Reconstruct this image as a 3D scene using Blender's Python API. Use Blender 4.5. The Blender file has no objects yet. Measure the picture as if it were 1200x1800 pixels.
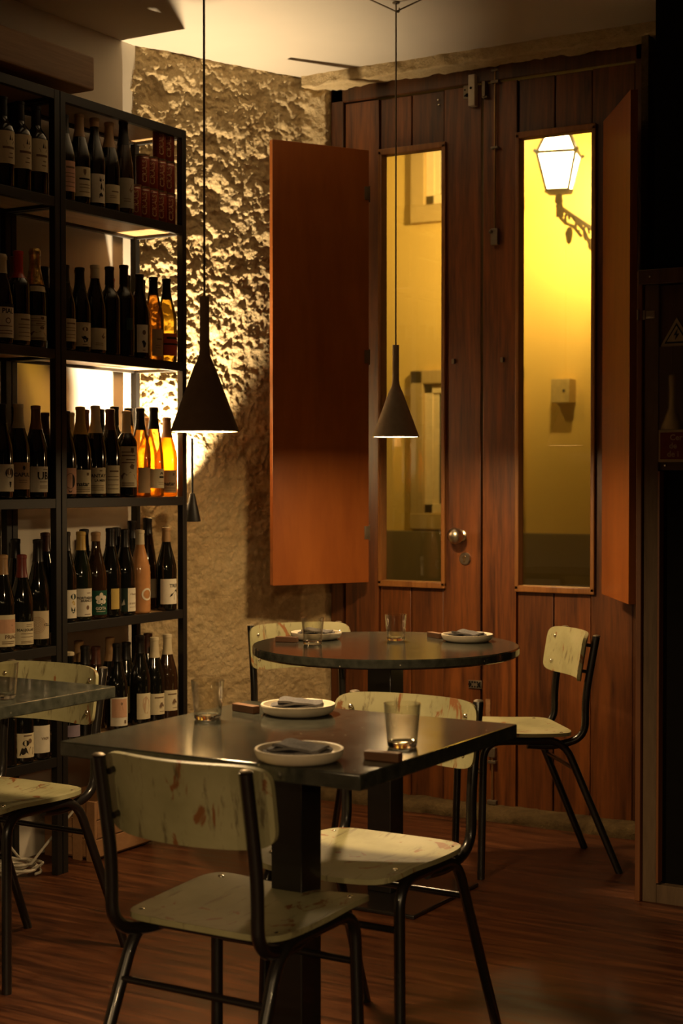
import bpy, bmesh, math, random
from mathutils import Vector, Matrix, noise
random.seed(7)
PI = math.pi
SC = bpy.context.scene
COL = SC.collection
# ---------------------------------------------------------------- helpers
def lk(o):
    COL.objects.link(o); return o
def tag(o, label=None, cat=None, group=None, kind=None):
    if label: o['label'] = label
    if cat: o['category'] = cat
    if group: o['group'] = group
    if kind: o['kind'] = kind
    return o
def thing(name, label, cat, loc=(0, 0, 0), rz=0.0, group=None):
    o = bpy.data.objects.new(name, None); lk(o)
    o.empty_display_size = 0.05
    o.location = loc; o.rotation_euler = (0, 0, rz)
    return tag(o, label, cat, group)
def copy_tree(o, parent=None):
    c = o.copy(); lk(c)
    if parent: c.parent = parent
    for ch in list(o.children): copy_tree(ch, c)
    return c
def fillet(pts, r, seg=5):
    pts = [Vector(p) for p in pts]; out = [pts[0]]
    for i in range(1, len(pts) - 1):
        a, b, c = pts[i - 1], pts[i], pts[i + 1]
        d1 = (a - b); d2 = (c - b)
        k = min(r, d1.length * .49, d2.length * .49)
        p0 = b + d1.normalized() * k; p1 = b + d2.normalized() * k
        for j in range(seg + 1):
            t = j / seg
            out.append((1 - t) ** 2 * p0 + 2 * t * (1 - t) * b + t * t * p1)
    out.append(pts[-1]); return out
class MB:
    def __init__(s):
        s.bm = bmesh.new(); s.tone = s.bm.loops.layers.float_color.new('tone')
    def _t(s, faces, tone):
        if tone is not None:
            for f in faces:
                for l in f.loops: l[s.tone] = (tone, tone, tone, 1)
    def box(s, a, b, bev=0.0, tone=None, M=None):
        a = Vector(a); b = Vector(b)
        r = bmesh.ops.create_cube(s.bm, size=1.0)
        vs = r['verts']
        for v in vs:
            v.co = Vector(((a[i] + b[i]) / 2 + v.co[i] * abs(b[i] - a[i])) for i in range(3))
        if bev > 0:
            es = list({e for v in vs for e in v.link_edges})
            g = bmesh.ops.bevel(s.bm, geom=es, offset=bev, segments=2, affect='EDGES', profile=.5)
            vs = list({v for f in g['faces'] for v in f.verts} | {v for v in vs if v.is_valid})
        fs = list({f for v in vs for f in v.link_faces})
        s._t(fs, tone)
        if M is not None:
            for v in vs: v.co = M @ v.co
        return s
    def tube(s, pts, r, n=10, tone=None, cap=True):
        pts = [Vector(p) for p in pts]; rings = []
        up = None
        for i, p in enumerate(pts):
            t = (pts[min(i + 1, len(pts) - 1)] - pts[max(i - 1, 0)]).normalized()
            if up is None:
                up = t.orthogonal().normalized()
            up = (up - t * up.dot(t)).normalized(); w = t.cross(up)
            rr = r[i] if isinstance(r, (list, tuple)) else r
            rings.append([s.bm.verts.new(p + (up * math.cos(2 * PI * k / n) + w * math.sin(2 * PI * k / n)) * rr) for k in range(n)])
        fs = []
        for a, b in zip(rings, rings[1:]):
            for k in range(n): fs.append(s.bm.faces.new((a[k], a[(k + 1) % n], b[(k + 1) % n], b[k])))
        if cap:
            fs.append(s.bm.faces.new(rings[0][::-1])); fs.append(s.bm.faces.new(rings[-1]))
        s._t(fs, tone); return s
    def lathe(s, prof, c=(0, 0, 0), n=24, M=None):
        c = Vector(c); rings = []
        for r, z in prof:
            if r < 1e-6: rings.append([s.bm.verts.new(c + Vector((0, 0, z)))])
            else: rings.append([s.bm.verts.new(c + Vector((r * math.cos(2 * PI * k / n), r * math.sin(2 * PI * k / n), z))) for k in range(n)])
        for a, b in zip(rings, rings[1:]):
            for k in range(n):
                q = [a[0] if len(a) == 1 else a[k], a[0] if len(a) == 1 else a[(k + 1) % n], b[0] if len(b) == 1 else b[(k + 1) % n], b[0] if len(b) == 1 else b[k]]
                u = []
                for v in q:
                    if v not in u: u.append(v)
                if len(u) > 2: s.bm.faces.new(u)
        if M is not None:
            for rg in rings:
                for v in rg: v.co = M @ v.co
        return s
    def prism(s, poly, d0, d1, M=None):
        # poly in (x,z); extruded along y from d0 to d1
        a = [s.bm.verts.new((x, d0, z)) for x, z in poly]; b = [s.bm.verts.new((x, d1, z)) for x, z in poly]
        n = len(poly)
        s.bm.faces.new(a); s.bm.faces.new(b[::-1])
        for i in range(n): s.bm.faces.new((a[i], b[i], b[(i + 1) % n], a[(i + 1) % n]))
        if M is not None:
            for v in a + b: v.co = M @ v.co
        return s
    def grid(s, fn, nu, nv):
        V = [[s.bm.verts.new(fn(i / nu, j / nv)) for j in range(nv + 1)] for i in range(nu + 1)]
        for i in range(nu):
            for j in range(nv): s.bm.faces.new((V[i][j], V[i + 1][j], V[i + 1][j + 1], V[i][j + 1]))
        return V
    def build(s, name, mat, parent=None, smooth=35, loc=None, recalc=True):
        if recalc: bmesh.ops.recalc_face_normals(s.bm, faces=s.bm.faces)
        me = bpy.data.meshes.new(name); s.bm.to_mesh(me); s.bm.free()
        if mat: me.materials.append(mat)
        if smooth:
            me.polygons.foreach_set('use_smooth', [True] * len(me.polygons))
            me.set_sharp_from_angle(angle=math.radians(smooth))
        o = lk(bpy.data.objects.new(name, me))
        if parent: o.parent = parent
        if loc: o.location = loc
        return o
# ---------------------------------------------------------------- materials
def newmat(name):
    m = bpy.data.materials.new(name); m.use_nodes = True
    nt = m.node_tree; b = nt.nodes['Principled BSDF']
    return m, nt, b
def nd(nt, t, **k):
    n = nt.nodes.new(t)
    for a, v in k.items():
        if a in ('operation', 'blend_type', 'data_type', 'noise_dimensions', 'feature', 'wave_type', 'bands_direction', 'layer_name', 'clamp'): setattr(n, a, v)
        else: n.inputs[a].default_value = v
    return n
def L(nt, a, b): nt.links.new(a, b)
def coords(nt, scale=(1, 1, 1), rnd=False, rot=(0, 0, 0)):
    tc = nt.nodes.new('ShaderNodeTexCoord'); mp = nt.nodes.new('ShaderNodeMapping')
    mp.inputs['Scale'].default_value = scale; mp.inputs['Rotation'].default_value = rot
    if rnd:
        oi = nt.nodes.new('ShaderNodeObjectInfo'); ad = nd(nt, 'ShaderNodeVectorMath', operation='ADD')
        ml = nd(nt, 'ShaderNodeMath', operation='MULTIPLY'); ml.inputs[1].default_value = 37.0
        L(nt, oi.outputs['Random'], ml.inputs[0]); L(nt, tc.outputs['Object'], ad.inputs[0]); L(nt, ml.outputs[0], ad.inputs[1])
        L(nt, ad.outputs[0], mp.inputs['Vector'])
    else: L(nt, tc.outputs['Object'], mp.inputs['Vector'])
    return mp.outputs[0]
def ramp(nt, fac, stops):
    r = nt.nodes.new('ShaderNodeValToRGB'); e = r.color_ramp.elements
    while len(e) < len(stops): e.new(.5)
    for el, (p, c) in zip(e, stops): el.position = p; el.color = (*c, 1) if len(c) == 3 else c
    L(nt, fac, r.inputs[0]); return r.outputs[0]
def bump(nt, b, h, strength=.3, dist=.01):
    bp = nt.nodes.new('ShaderNodeBump'); bp.inputs['Strength'].default_value = strength; bp.inputs['Distance'].default_value = dist
    L(nt, h, bp.inputs['Height']); L(nt, bp.outputs[0], b.inputs['Normal']); return bp
def mixc(nt, fac, a, b, mode='MIX'):
    m = nt.nodes.new('ShaderNodeMix'); m.data_type = 'RGBA'; m.blend_type = mode
    if isinstance(fac, (int, float)): m.inputs[0].default_value = fac
    else: L(nt, fac, m.inputs[0])
    for v, i in ((a, 6), (b, 7)):
        if isinstance(v, tuple): m.inputs[i].default_value = (*v, 1)
        else: L(nt, v, m.inputs[i])
    return m.outputs[2]
def plain(name, c, rough=.5, metal=0.0, var=.12, scale=30, spec=.5, coat=0.0, bmp=0.0):
    m, nt, b = newmat(name)
    n = nd(nt, 'ShaderNodeTexNoise', Scale=scale, Detail=4.0); L(nt, coords(nt), n.inputs['Vector'])
    lo = tuple(x * (1 - var) for x in c); hi = tuple(min(1, x * (1 + var)) for x in c)
    L(nt, ramp(nt, n.outputs[0], [(.3, lo), (.7, hi)]), b.inputs['Base Color'])
    b.inputs['Roughness'].default_value = rough; b.inputs['Metallic'].default_value = metal
    b.inputs['Specular IOR Level'].default_value = spec; b.inputs['Coat Weight'].default_value = coat
    if bmp: bump(nt, b, n.outputs[0], bmp, .003)
    return m
def wood(name, c1, c2, stretch=(14, 14, 1.2), rough=.5, tone=False, coat=0.0, bm=.12, fine=1.0, rnd=False):
    m, nt, b = newmat(name)
    v = coords(nt, stretch, rnd)
    n1 = nd(nt, 'ShaderNodeTexNoise', Scale=1.6, Detail=7.0, Roughness=.62, Distortion=.5); L(nt, v, n1.inputs['Vector'])
    v2 = coords(nt, tuple(x * 5 * fine for x in stretch), rnd)
    n2 = nd(nt, 'ShaderNodeTexNoise', Scale=2.0, Detail=3.0); L(nt, v2, n2.inputs['Vector'])
    mx = nd(nt, 'ShaderNodeMath', operation='MULTIPLY_ADD'); mx.inputs[1].default_value = .35
    L(nt, n2.outputs[0], mx.inputs[0]); L(nt, n1.outputs[0], mx.inputs[2])
    c = ramp(nt, mx.outputs[0], [(.45, c1), (.85, c2)])
    if tone:
        at = nt.nodes.new('ShaderNodeVertexColor'); at.layer_name = 'tone'
        c = mixc(nt, 1.0, c, at.outputs[0], 'MULTIPLY')
    L(nt, c, b.inputs['Base Color']); b.inputs['Roughness'].default_value = rough; b.inputs['Coat Weight'].default_value = coat
    b.inputs['Coat Roughness'].default_value = .25
    bump(nt, b, n2.outputs[0], bm, .002)
    return m
def emit(name, c, s):
    m = bpy.data.materials.new(name); m.use_nodes = True; nt = m.node_tree
    nt.nodes.remove(nt.nodes['Principled BSDF']); e = nt.nodes.new('ShaderNodeEmission')
    e.inputs[0].default_value = (*c, 1); e.inputs[1].default_value = s
    L(nt, e.outputs[0], nt.nodes['Material Output'].inputs[0]); return m
def paneglass(name, tint=(1, 1, 1), gl=.9, rough=0.0, ior=1.45, haze=0.0):
    m = bpy.data.materials.new(name); m.use_nodes = True; nt = m.node_tree
    nt.nodes.remove(nt.nodes['Principled BSDF'])
    t = nt.nodes.new('ShaderNodeBsdfTransparent'); t.inputs[0].default_value = (*tint, 1)
    g = nt.nodes.new('ShaderNodeBsdfGlossy'); g.inputs['Roughness'].default_value = rough; g.inputs[0].default_value = (gl, gl, gl, 1)
    f = nt.nodes.new('ShaderNodeFresnel'); f.inputs[0].default_value = ior
    if haze:
        h = nt.nodes.new('ShaderNodeBsdfRefraction'); h.inputs['Roughness'].default_value = .42; h.inputs['IOR'].default_value = 1.25; h.inputs[0].default_value = (*tint, 1)
        mh = nt.nodes.new('ShaderNodeMixShader'); mh.inputs[0].default_value = haze; L(nt, t.outputs[0], mh.inputs[1]); L(nt, h.outputs[0], mh.inputs[2]); t = mh
    mx = nt.nodes.new('ShaderNodeMixShader'); L(nt, f.outputs[0], mx.inputs[0]); L(nt, t.outputs[0], mx.inputs[1]); L(nt, g.outputs[0], mx.inputs[2])
    L(nt, mx.outputs[0], nt.nodes['Material Output'].inputs[0]); return m
def wineglass(name, tint, trans=.5, tcol=(1, .5, .1), ior=1.45):
    # coloured bottle: clear tinted part + translucent body + fresnel gloss
    m = bpy.data.materials.new(name); m.use_nodes = True; nt = m.node_tree
    nt.nodes.remove(nt.nodes['Principled BSDF'])
    t = nt.nodes.new('ShaderNodeBsdfTransparent'); t.inputs[0].default_value = (*tint, 1)
    tr = nt.nodes.new('ShaderNodeBsdfTranslucent'); tr.inputs[0].default_value = (*tcol, 1)
    m1 = nt.nodes.new('ShaderNodeMixShader'); m1.inputs[0].default_value = trans
    L(nt, t.outputs[0], m1.inputs[1]); L(nt, tr.outputs[0], m1.inputs[2])
    g = nt.nodes.new('ShaderNodeBsdfGlossy'); g.inputs['Roughness'].default_value = .06
    f = nt.nodes.new('ShaderNodeFresnel'); f.inputs[0].default_value = ior
    n = nd(nt, 'ShaderNodeTexNoise', Scale=9.0); L(nt, coords(nt), n.inputs['Vector'])
    bp = nt.nodes.new('ShaderNodeBump'); bp.inputs['Strength'].default_value = .15; bp.inputs['Distance'].default_value = .01
    L(nt, n.outputs[0], bp.inputs['Height']); L(nt, bp.outputs[0], g.inputs['Normal'])
    mx = nt.nodes.new('ShaderNodeMixShader'); L(nt, f.outputs[0], mx.inputs[0]); L(nt, m1.outputs[0], mx.inputs[1]); L(nt, g.outputs[0], mx.inputs[2])
    L(nt, mx.outputs[0], nt.nodes['Material Output'].inputs[0]); return m
MT = {}
def stone_mat(name, c1, c2, c3, bs=.7):
    m, nt, b = newmat(name); v = coords(nt)
    n1 = nd(nt, 'ShaderNodeTexNoise', Scale=3.5, Detail=8.0, Roughness=.65); L(nt, v, n1.inputs['Vector'])
    n2 = nd(nt, 'ShaderNodeTexNoise', Scale=55.0, Detail=6.0, Roughness=.7); L(nt, v, n2.inputs['Vector'])
    c = ramp(nt, n1.outputs[0], [(.3, c1), (.5, c2), (.72, c3)])
    c = mixc(nt, .35, c, ramp(nt, n2.outputs[0], [(.3, tuple(x * .5 for x in c2)), (.7, c3)]), 'MIX')
    L(nt, c, b.inputs['Base Color']); b.inputs['Roughness'].default_value = .95; b.inputs['Specular IOR Level'].default_value = .15
    n3 = nd(nt, 'ShaderNodeTexNoise', Scale=130.0, Detail=5.0, Roughness=.7); L(nt, v, n3.inputs['Vector'])
    ad = nd(nt, 'ShaderNodeMath', operation='MULTIPLY_ADD'); ad.inputs[1].default_value = .5; L(nt, n3.outputs[0], ad.inputs[0]); L(nt, n2.outputs[0], ad.inputs[2])
    bump(nt, b, ad.outputs[0], bs, .016); return m
MT['stone'] = stone_mat('stone_rough', (.36, .24, .10), (.56, .42, .22), (.68, .54, .32))
MT['stone_dk'] = stone_mat('stone_sill', (.035, .022, .010), (.085, .055, .024), (.17, .115, .05), .5)
MT['plaster'] = plain('plaster', (.62, .56, .46), .9, var=.05, scale=5, spec=.2, bmp=.05)
MT['ceil'] = plain('ceiling_paint', (.47, .415, .335), .9, var=.03, scale=3, spec=.2)
MT['black_wall'] = plain('even_black', (.008, .007, .006), .9, spec=.1)  # one even black over the whole right wall
MT['steel'] = plain('blackened_steel', (.009, .0075, .006), .5, .1, scale=60)
MT['board'] = wood('shelf_plywood', (.22, .12, .05), (.38, .22, .09), (9, 1.2, 9), .5)
MT['oak'] = wood('oak_box', (.20, .11, .05), (.34, .20, .10), (10, 1.3, 16), .6)
MT['door'] = wood('door_wood', (.036, .0095, .003), (.24, .072, .014), (11, 11, .8), .42, True, .15)
MT['bead'] = wood('bead_wood', (.17, .062, .013), (.32, .13, .03), (14, 14, 1), .45)
MT['shutter'] = wood('shutter_wood', (.22, .056, .009), (.32, .092, .015), (4, 4, .8), .38, False, .15, .03)
MT['crate'] = wood('crate_pine', (.26, .13, .055), (.38, .20, .09), (6, 6, 12), .6, True)
MT['frame_dk'] = wood('frame_wood', (.05, .022, .010), (.12, .055, .022), (14, 14, 1.0), .55)
MT['orange_edge'] = wood('edge_wood', (.17, .06, .02), (.26, .10, .035), (14, 14, 1.0), .5)
MT['grey_post'] = wood('weathered_wood', (.09, .055, .03), (.17, .11, .06), (14, 14, 1.5), .7)
MT['restwood'] = wood('rest_wood', (.10, .045, .02), (.20, .09, .04), (2, 14, 14), .5)
MT['metal'] = plain('brushed_metal', (.55, .48, .38), .3, 1.0)
MT['metal_dk'] = plain('dull_metal', (.22, .18, .13), .5, .8)
MT['rod'] = plain('brass_rod', (.30, .19, .09), .35, .9)
MT['screw'] = plain('screw_steel', (.75, .68, .55), .25, 1.0)
MT['tube'] = plain('black_enamel', (.012, .010, .009), .28, 0.0, coat=.3)
MT['shade'] = plain('concrete_shade', (.42, .34, .25), .85, var=.08, scale=40, spec=.2, bmp=.05)
MT['cord'] = plain('cord_grey', (.16, .12, .08), .8)
MT['plate'] = plain('stoneware', (.70, .62, .48), .45, var=.05, scale=60)
MT['napkin'] = plain('grey_linen', (.13, .125, .13), .95, var=.2, scale=220, spec=.1, bmp=.3)
MT['sensor'] = plain('white_plastic', (.62, .56, .46), .5)
MT['void'] = plain('dark_void', (.006, .005, .004), .8, spec=.1)
MT['bulb'] = emit('bulb_glow', (1, .76, .44), 120)
MT['lens'] = emit('uplight_lens', (1, .82, .55), 40)
MT['lantern_glow'] = emit('lantern_glow', (1, .84, .50), 14)
_nt = MT['lantern_glow'].node_tree; _ad = _nt.nodes.new('ShaderNodeAddShader'); _tr = _nt.nodes.new('ShaderNodeBsdfTransparent')
_nt.links.new(_nt.nodes['Emission'].outputs[0], _ad.inputs[0]); _nt.links.new(_tr.outputs[0], _ad.inputs[1]); _nt.links.new(_ad.outputs[0], _nt.nodes['Material Output'].inputs[0])
MT['pane'] = paneglass('door_pane', (.93, .90, .80), .9, 0.0, 1.5, .06)
MT['mirror'] = plain('mirror_tint', (.36, .33, .28), .03, 1.0, var=.02)
MT['iron'] = plain('wrought_iron', (.02, .016, .010), .6)
MT['cable'] = plain('white_cable', (.5, .45, .36), .6)
MT['sign_red'] = plain('sign_red', (.16, .012, .012), .5)
MT['sign_beige'] = plain('sign_beige', (.42, .34, .2), .5)
MT['sign_black'] = plain('sign_black', (.01, .01, .01), .6)
MT['sign_text'] = plain('sign_letters', (.40, .26, .16), .6)
MT['fyellow'] = plain('facade_yellow', (.80, .50, .09), .9, var=.06, scale=1.2, spec=.1)
MT['fstone'] = plain('facade_stone', (.55, .35, .09), .9, var=.12, scale=3, spec=.1)
MT['fwhite'] = plain('facade_white_paint', (.90, .64, .22), .8, var=.05)
MT['fdark'] = plain('facade_plinth', (.20, .13, .03), .9, var=.1, scale=2)
MT['fpane'] = plain('facade_pane', (.10, .085, .05), .15)
MT['fbox'] = plain('meter_box', (.55, .36, .08), .7)
MT['street'] = plain('street_paving', (.10, .08, .05), .9)
# glass for tumblers
def glassmat():
    m, nt, b = newmat('tumbler_glass')
    b.inputs['Base Color'].default_value = (.97, .96, .93, 1); b.inputs['Roughness'].default_value = .0
    b.inputs['Transmission Weight'].default_value = 1.0; b.inputs['IOR'].default_value = 1.42
    return m
MT['glass'] = glassmat(); MT['thin'] = paneglass('tumbler_wall', (.97, .96, .93), .95, 0.0, 1.42)
_nt = MT['thin'].node_tree; _lw = _nt.nodes.new('ShaderNodeLayerWeight'); _lw.inputs[0].default_value = .3
_mx = [n for n in _nt.nodes if n.type == 'MIX_SHADER'][0]; _nt.links.new(_lw.outputs['Facing'], _mx.inputs[0])
# table top: dark green-grey stone with pale flecks
def topmat():
    m, nt, b = newmat('dark_stone_top'); v = coords(nt)
    n = nd(nt, 'ShaderNodeTexNoise', Scale=45.0, Detail=6.0); L(nt, v, n.inputs['Vector'])
    c = ramp(nt, n.outputs[0], [(.3, (.025, .027, .022)), (.7, (.055, .058, .046))])
    vo = nt.nodes.new('ShaderNodeTexVoronoi'); vo.inputs['Scale'].default_value = 26.0; L(nt, v, vo.inputs['Vector'])
    s = ramp(nt, vo.outputs['Distance'], [(.045, (1, 1, 1)), (.07, (0, 0, 0))])
    c = mixc(nt, s, c, (.30, .27, .2)); L(nt, c, b.inputs['Base Color'])
    n2 = nd(nt, 'ShaderNodeTexNoise', Scale=12.0, Detail=3.0); L(nt, v, n2.inputs['Vector'])
    L(nt, ramp(nt, n2.outputs[0], [(.3, (.12, .12, .12)), (.75, (.15, .15, .15))]), b.inputs['Roughness'])
    b.inputs['Specular IOR Level'].default_value = .7
    return m
MT['top'] = topmat()
# worn pale green chair paint over plywood
def chairpaint():
    m, nt, b = newmat('worn_green_paint')
    v = coords(nt, (1, 1, 1), True)
    n = nd(nt, 'ShaderNodeTexNoise', Scale=5.0, Detail=5.0, Roughness=.6); L(nt, v, n.inputs['Vector'])
    base = ramp(nt, n.outputs[0], [(.3, (.25, .235, .118)), (.5, (.345, .325, .175)), (.7, (.42, .39, .225))])
    v2 = coords(nt, (9, 9, 3.2), True, (0.3, .5, 0.2))
    w = nd(nt, 'ShaderNodeTexNoise', Scale=1.5, Detail=6.0, Roughness=.6, Distortion=1.1); L(nt, v2, w.inputs['Vector'])
    worn = ramp(nt, w.outputs[0], [(.615, (0, 0, 0)), (.64, (1, 1, 1))])
    c = mixc(nt, worn, base, (.23, .095, .03))
    v3 = coords(nt, (30, 4, 7), True, (0, .3, .9))
    w3 = nd(nt, 'ShaderNodeTexNoise', Scale=1.6, Detail=5.0, Roughness=.7); L(nt, v3, w3.inputs['Vector'])
    scuff = ramp(nt, w3.outputs[0], [(.57, (0, 0, 0)), (.68, (.8, .8, .8))])
    c = mixc(nt, scuff, c, (.10, .075, .035))
    L(nt, c, b.inputs['Base Color']); b.inputs['Roughness'].default_value = .48
    bump(nt, b, w.outputs[0], .12, .004)
    return m
MT['chair'] = chairpaint()
# floor boards running along x
def floormat():
    m, nt, b = newmat('floor_boards')
    tc = nt.nodes.new('ShaderNodeTexCoord'); sp = nt.nodes.new('ShaderNodeSeparateXYZ'); L(nt, tc.outputs['Object'], sp.inputs[0])
    dv = nd(nt, 'ShaderNodeMath', operation='DIVIDE'); dv.inputs[1].default_value = .125; L(nt, sp.outputs[1], dv.inputs[0])
    fl = nd(nt, 'ShaderNodeMath', operation='FLOOR'); L(nt, dv.outputs[0], fl.inputs[0])
    fr = nd(nt, 'ShaderNodeMath', operation='FRACT'); L(nt, dv.outputs[0], fr.inputs[0])
    wn = nd(nt, 'ShaderNodeTexWhiteNoise', noise_dimensions='1D'); L(nt, fl.outputs[0], wn.inputs['W'])
    of = nd(nt, 'ShaderNodeMath', operation='MULTIPLY'); of.inputs[1].default_value = 9.0; L(nt, wn.outputs[0], of.inputs[0])
    ax = nd(nt, 'ShaderNodeMath', operation='ADD'); L(nt, sp.outputs[0], ax.inputs[0]); L(nt, of.outputs[0], ax.inputs[1])
    cb = nt.nodes.new('ShaderNodeCombineXYZ'); L(nt, ax.outputs[0], cb.inputs[0]); L(nt, sp.outputs[1], cb.inputs[1])
    mp = nt.nodes.new('ShaderNodeMapping'); mp.inputs['Scale'].default_value = (1.6, 15, 1); L(nt, cb.outputs[0], mp.inputs['Vector'])
    n = nd(nt, 'ShaderNodeTexNoise', Scale=2.2, Detail=7.0, Roughness=.62, Distortion=.6); L(nt, mp.outputs[0], n.inputs['Vector'])
    c = ramp(nt, n.outputs[0], [(.32, (.030, .008, .003)), (.5, (.085, .025, .007)), (.7, (.17, .055, .015))])
    tn = ramp(nt, wn.outputs[0], [(0, (.78, .78, .78)), (1, (1.0, 1.0, 1.0))])
    c = mixc(nt, 1.0, c, tn, 'MULTIPLY')
    mp2 = nt.nodes.new('ShaderNodeMapping'); mp2.inputs['Scale'].default_value = (3.2, 9, 1); L(nt, cb.outputs[0], mp2.inputs['Vector'])
    vo = nt.nodes.new('ShaderNodeTexVoronoi'); vo.inputs['Scale'].default_value = 1.0; L(nt, mp2.outputs[0], vo.inputs['Vector'])
    kn = ramp(nt, vo.outputs['Distance'], [(.05, (1, 1, 1)), (.13, (0, 0, 0))])
    c = mixc(nt, kn, c, (.02, .008, .003))
    gp = ramp(nt, fr.outputs[0], [(.0, (1, 1, 1)), (.022, (0, 0, 0))])
    c = mixc(nt, gp, c, (.012, .005, .002))
    L(nt, c, b.inputs['Base Color'])
    L(nt, ramp(nt, n.outputs[0], [(.3, (.34, .34, .34)), (.7, (.5, .5, .5))]), b.inputs['Roughness'])
    bump(nt, b, n.outputs[0], .08, .004)
    return m
MT['floor'] = floormat()
# bottle glass and papers
MT['g_black'] = plain('bottle_black_glass', (.006, .006, .004), .07, spec=.6, coat=.4)
MT['g_green'] = plain('bottle_green_glass', (.010, .014, .006), .07, spec=.6, coat=.4)
MT['g_brown'] = plain('bottle_brown_glass', (.03, .014, .006), .08, spec=.6, coat=.4)
MT['g_amber'] = wineglass('bottle_amber_glass', (.86, .56, .20), .35, (.55, .32, .08))
MT['g_gold'] = wineglass('bottle_gold_glass', (.85, .66, .20), .25, (.55, .38, .08))
MT['g_orange'] = wineglass('bottle_orange_wine', (.85, .42, .05), .85, (1.0, .50, .05))
MT['g_pale'] = wineglass('bottle_pale_wine', (.95, .78, .30), .4, (.9, .65, .2))
MT['g_rose'] = plain('bottle_rose_wine', (.46, .22, .085), .08, spec=.6, coat=.4)
def paper(n, c): MT[n] = plain('paper_' + n, c, .75, var=.06, scale=50, spec=.2)
paper('white', (.66, .60, .47)); paper('cream', (.60, .52, .34)); paper('grey', (.34, .30, .22)); paper('pink', (.58, .34, .24))
paper('tan', (.36, .24, .13)); paper('red', (.42, .07, .03)); paper('green', (.012, .065, .035)); paper('orange', (.46, .17, .05))
paper('violet', (.24, .19, .24)); paper('yellow', (.50, .36, .10)); paper('dkgreen', (.015, .03, .022)); paper('ringc', (.56, .46, .30)); paper('ringd', (.46, .32, .2))
paper('ink', (.02, .016, .012)); paper('inkb', (.16, .10, .06)); paper('photo', (.05, .038, .03)); paper('peach', (.55, .32, .2)); paper('lightgrey', (.5, .46, .38))
MT['c_black'] = plain('foil_black', (.012, .010, .009), .35, .2)
MT['c_tan'] = plain('foil_tan', (.36, .21, .09), .45)
MT['c_pale'] = plain('foil_pale', (.55, .46, .29), .5)
MT['c_red'] = plain('wax_red', (.40, .03, .015), .3)
MT['c_dred'] = plain('foil_dull_red', (.15, .02, .015), .4)
MT['c_gold'] = plain('foil_gold', (.75, .50, .15), .28, 1.0, var=.3, scale=90, bmp=.6)
MT['c_bronze'] = plain('foil_bronze', (.24, .12, .05), .35, .6)
MT['c_brown'] = plain('foil_brown', (.09, .03, .015), .4)
MT['c_yellow'] = plain('foil_yellow', (.50, .32, .07), .4)
MT['cork'] = plain('cork', (.36, .22, .11), .9)
MT['can'] = plain('can_red', (.22, .028, .012), .35, .2, scale=30)
MT['canlid'] = plain('can_tin', (.55, .47, .33), .3, 1.0)
MT['canink'] = plain('can_letters', (.48, .27, .12), .5)
# ---------------------------------------------------------------- text
_TXT = {}
def text_mesh(s, size, bold=False):
    k = (s, bold)
    if k not in _TXT:
        cu = bpy.data.curves.new('txt', 'FONT'); cu.body = s; cu.size = 1.0; cu.align_x = 'CENTER'; cu.align_y = 'CENTER'; cu.resolution_u = 2
        if bold: cu.offset = .025
        o = lk(bpy.data.objects.new('txt', cu)); bpy.context.view_layer.update()
        dg = bpy.context.evaluated_depsgraph_get()
        me = bpy.data.meshes.new_from_object(o.evaluated_get(dg))
        _TXT[k] = ([v.co.copy() for v in me.vertices], [tuple(p.vertices) for p in me.polygons])
        bpy.data.objects.remove(o); bpy.data.curves.remove(cu); bpy.data.meshes.remove(me)
    vs, fs = _TXT[k]
    return [(v.x * size, v.y * size) for v in vs], fs
# ---------------------------------------------------------------- SETTING
CEIL = 2.80
b = MB(); b.box((-3.7, -1.6, -.05), (2.2, 5.30, 0)); tag(b.build('floor', MT['floor'], smooth=0), 'reddish brown board floor', None, None, 'structure')
b = MB(); b.box((-3.75, -1.6, CEIL), (2.2, 5.6, CEIL + .12)); tag(b.build('ceiling', MT['ceil'], smooth=0), 'off-white plaster ceiling', None, None, 'structure')
b = MB(); b.box((-3.66, -1.6, 0), (-3.535, 4.47, CEIL)); tag(b.build('wall_left', MT['plaster'], smooth=0), 'cream plaster wall behind the wine racks', None, None, 'structure')
b = MB(); b.box((-1.582, 4.445, 0), (2.2, 5.6, CEIL)); tag(b.build('wall_right', MT['black_wall'], smooth=0), 'black wall beside the door', None, None, 'structure')
b = MB(); b.box((-6.5, 5.36, -.5), (-3.19, 5.62, 4.5)); b.box((-3.19, 5.36, CEIL - .03), (-1.86, 5.62, 4.5)); b.box((-1.86, 5.36, -.5), (2.2, 5.62, 4.5))
tag(b.build('wall_back', MT['plaster'], smooth=0), 'outer wall around the door', None, None, 'structure')
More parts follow.
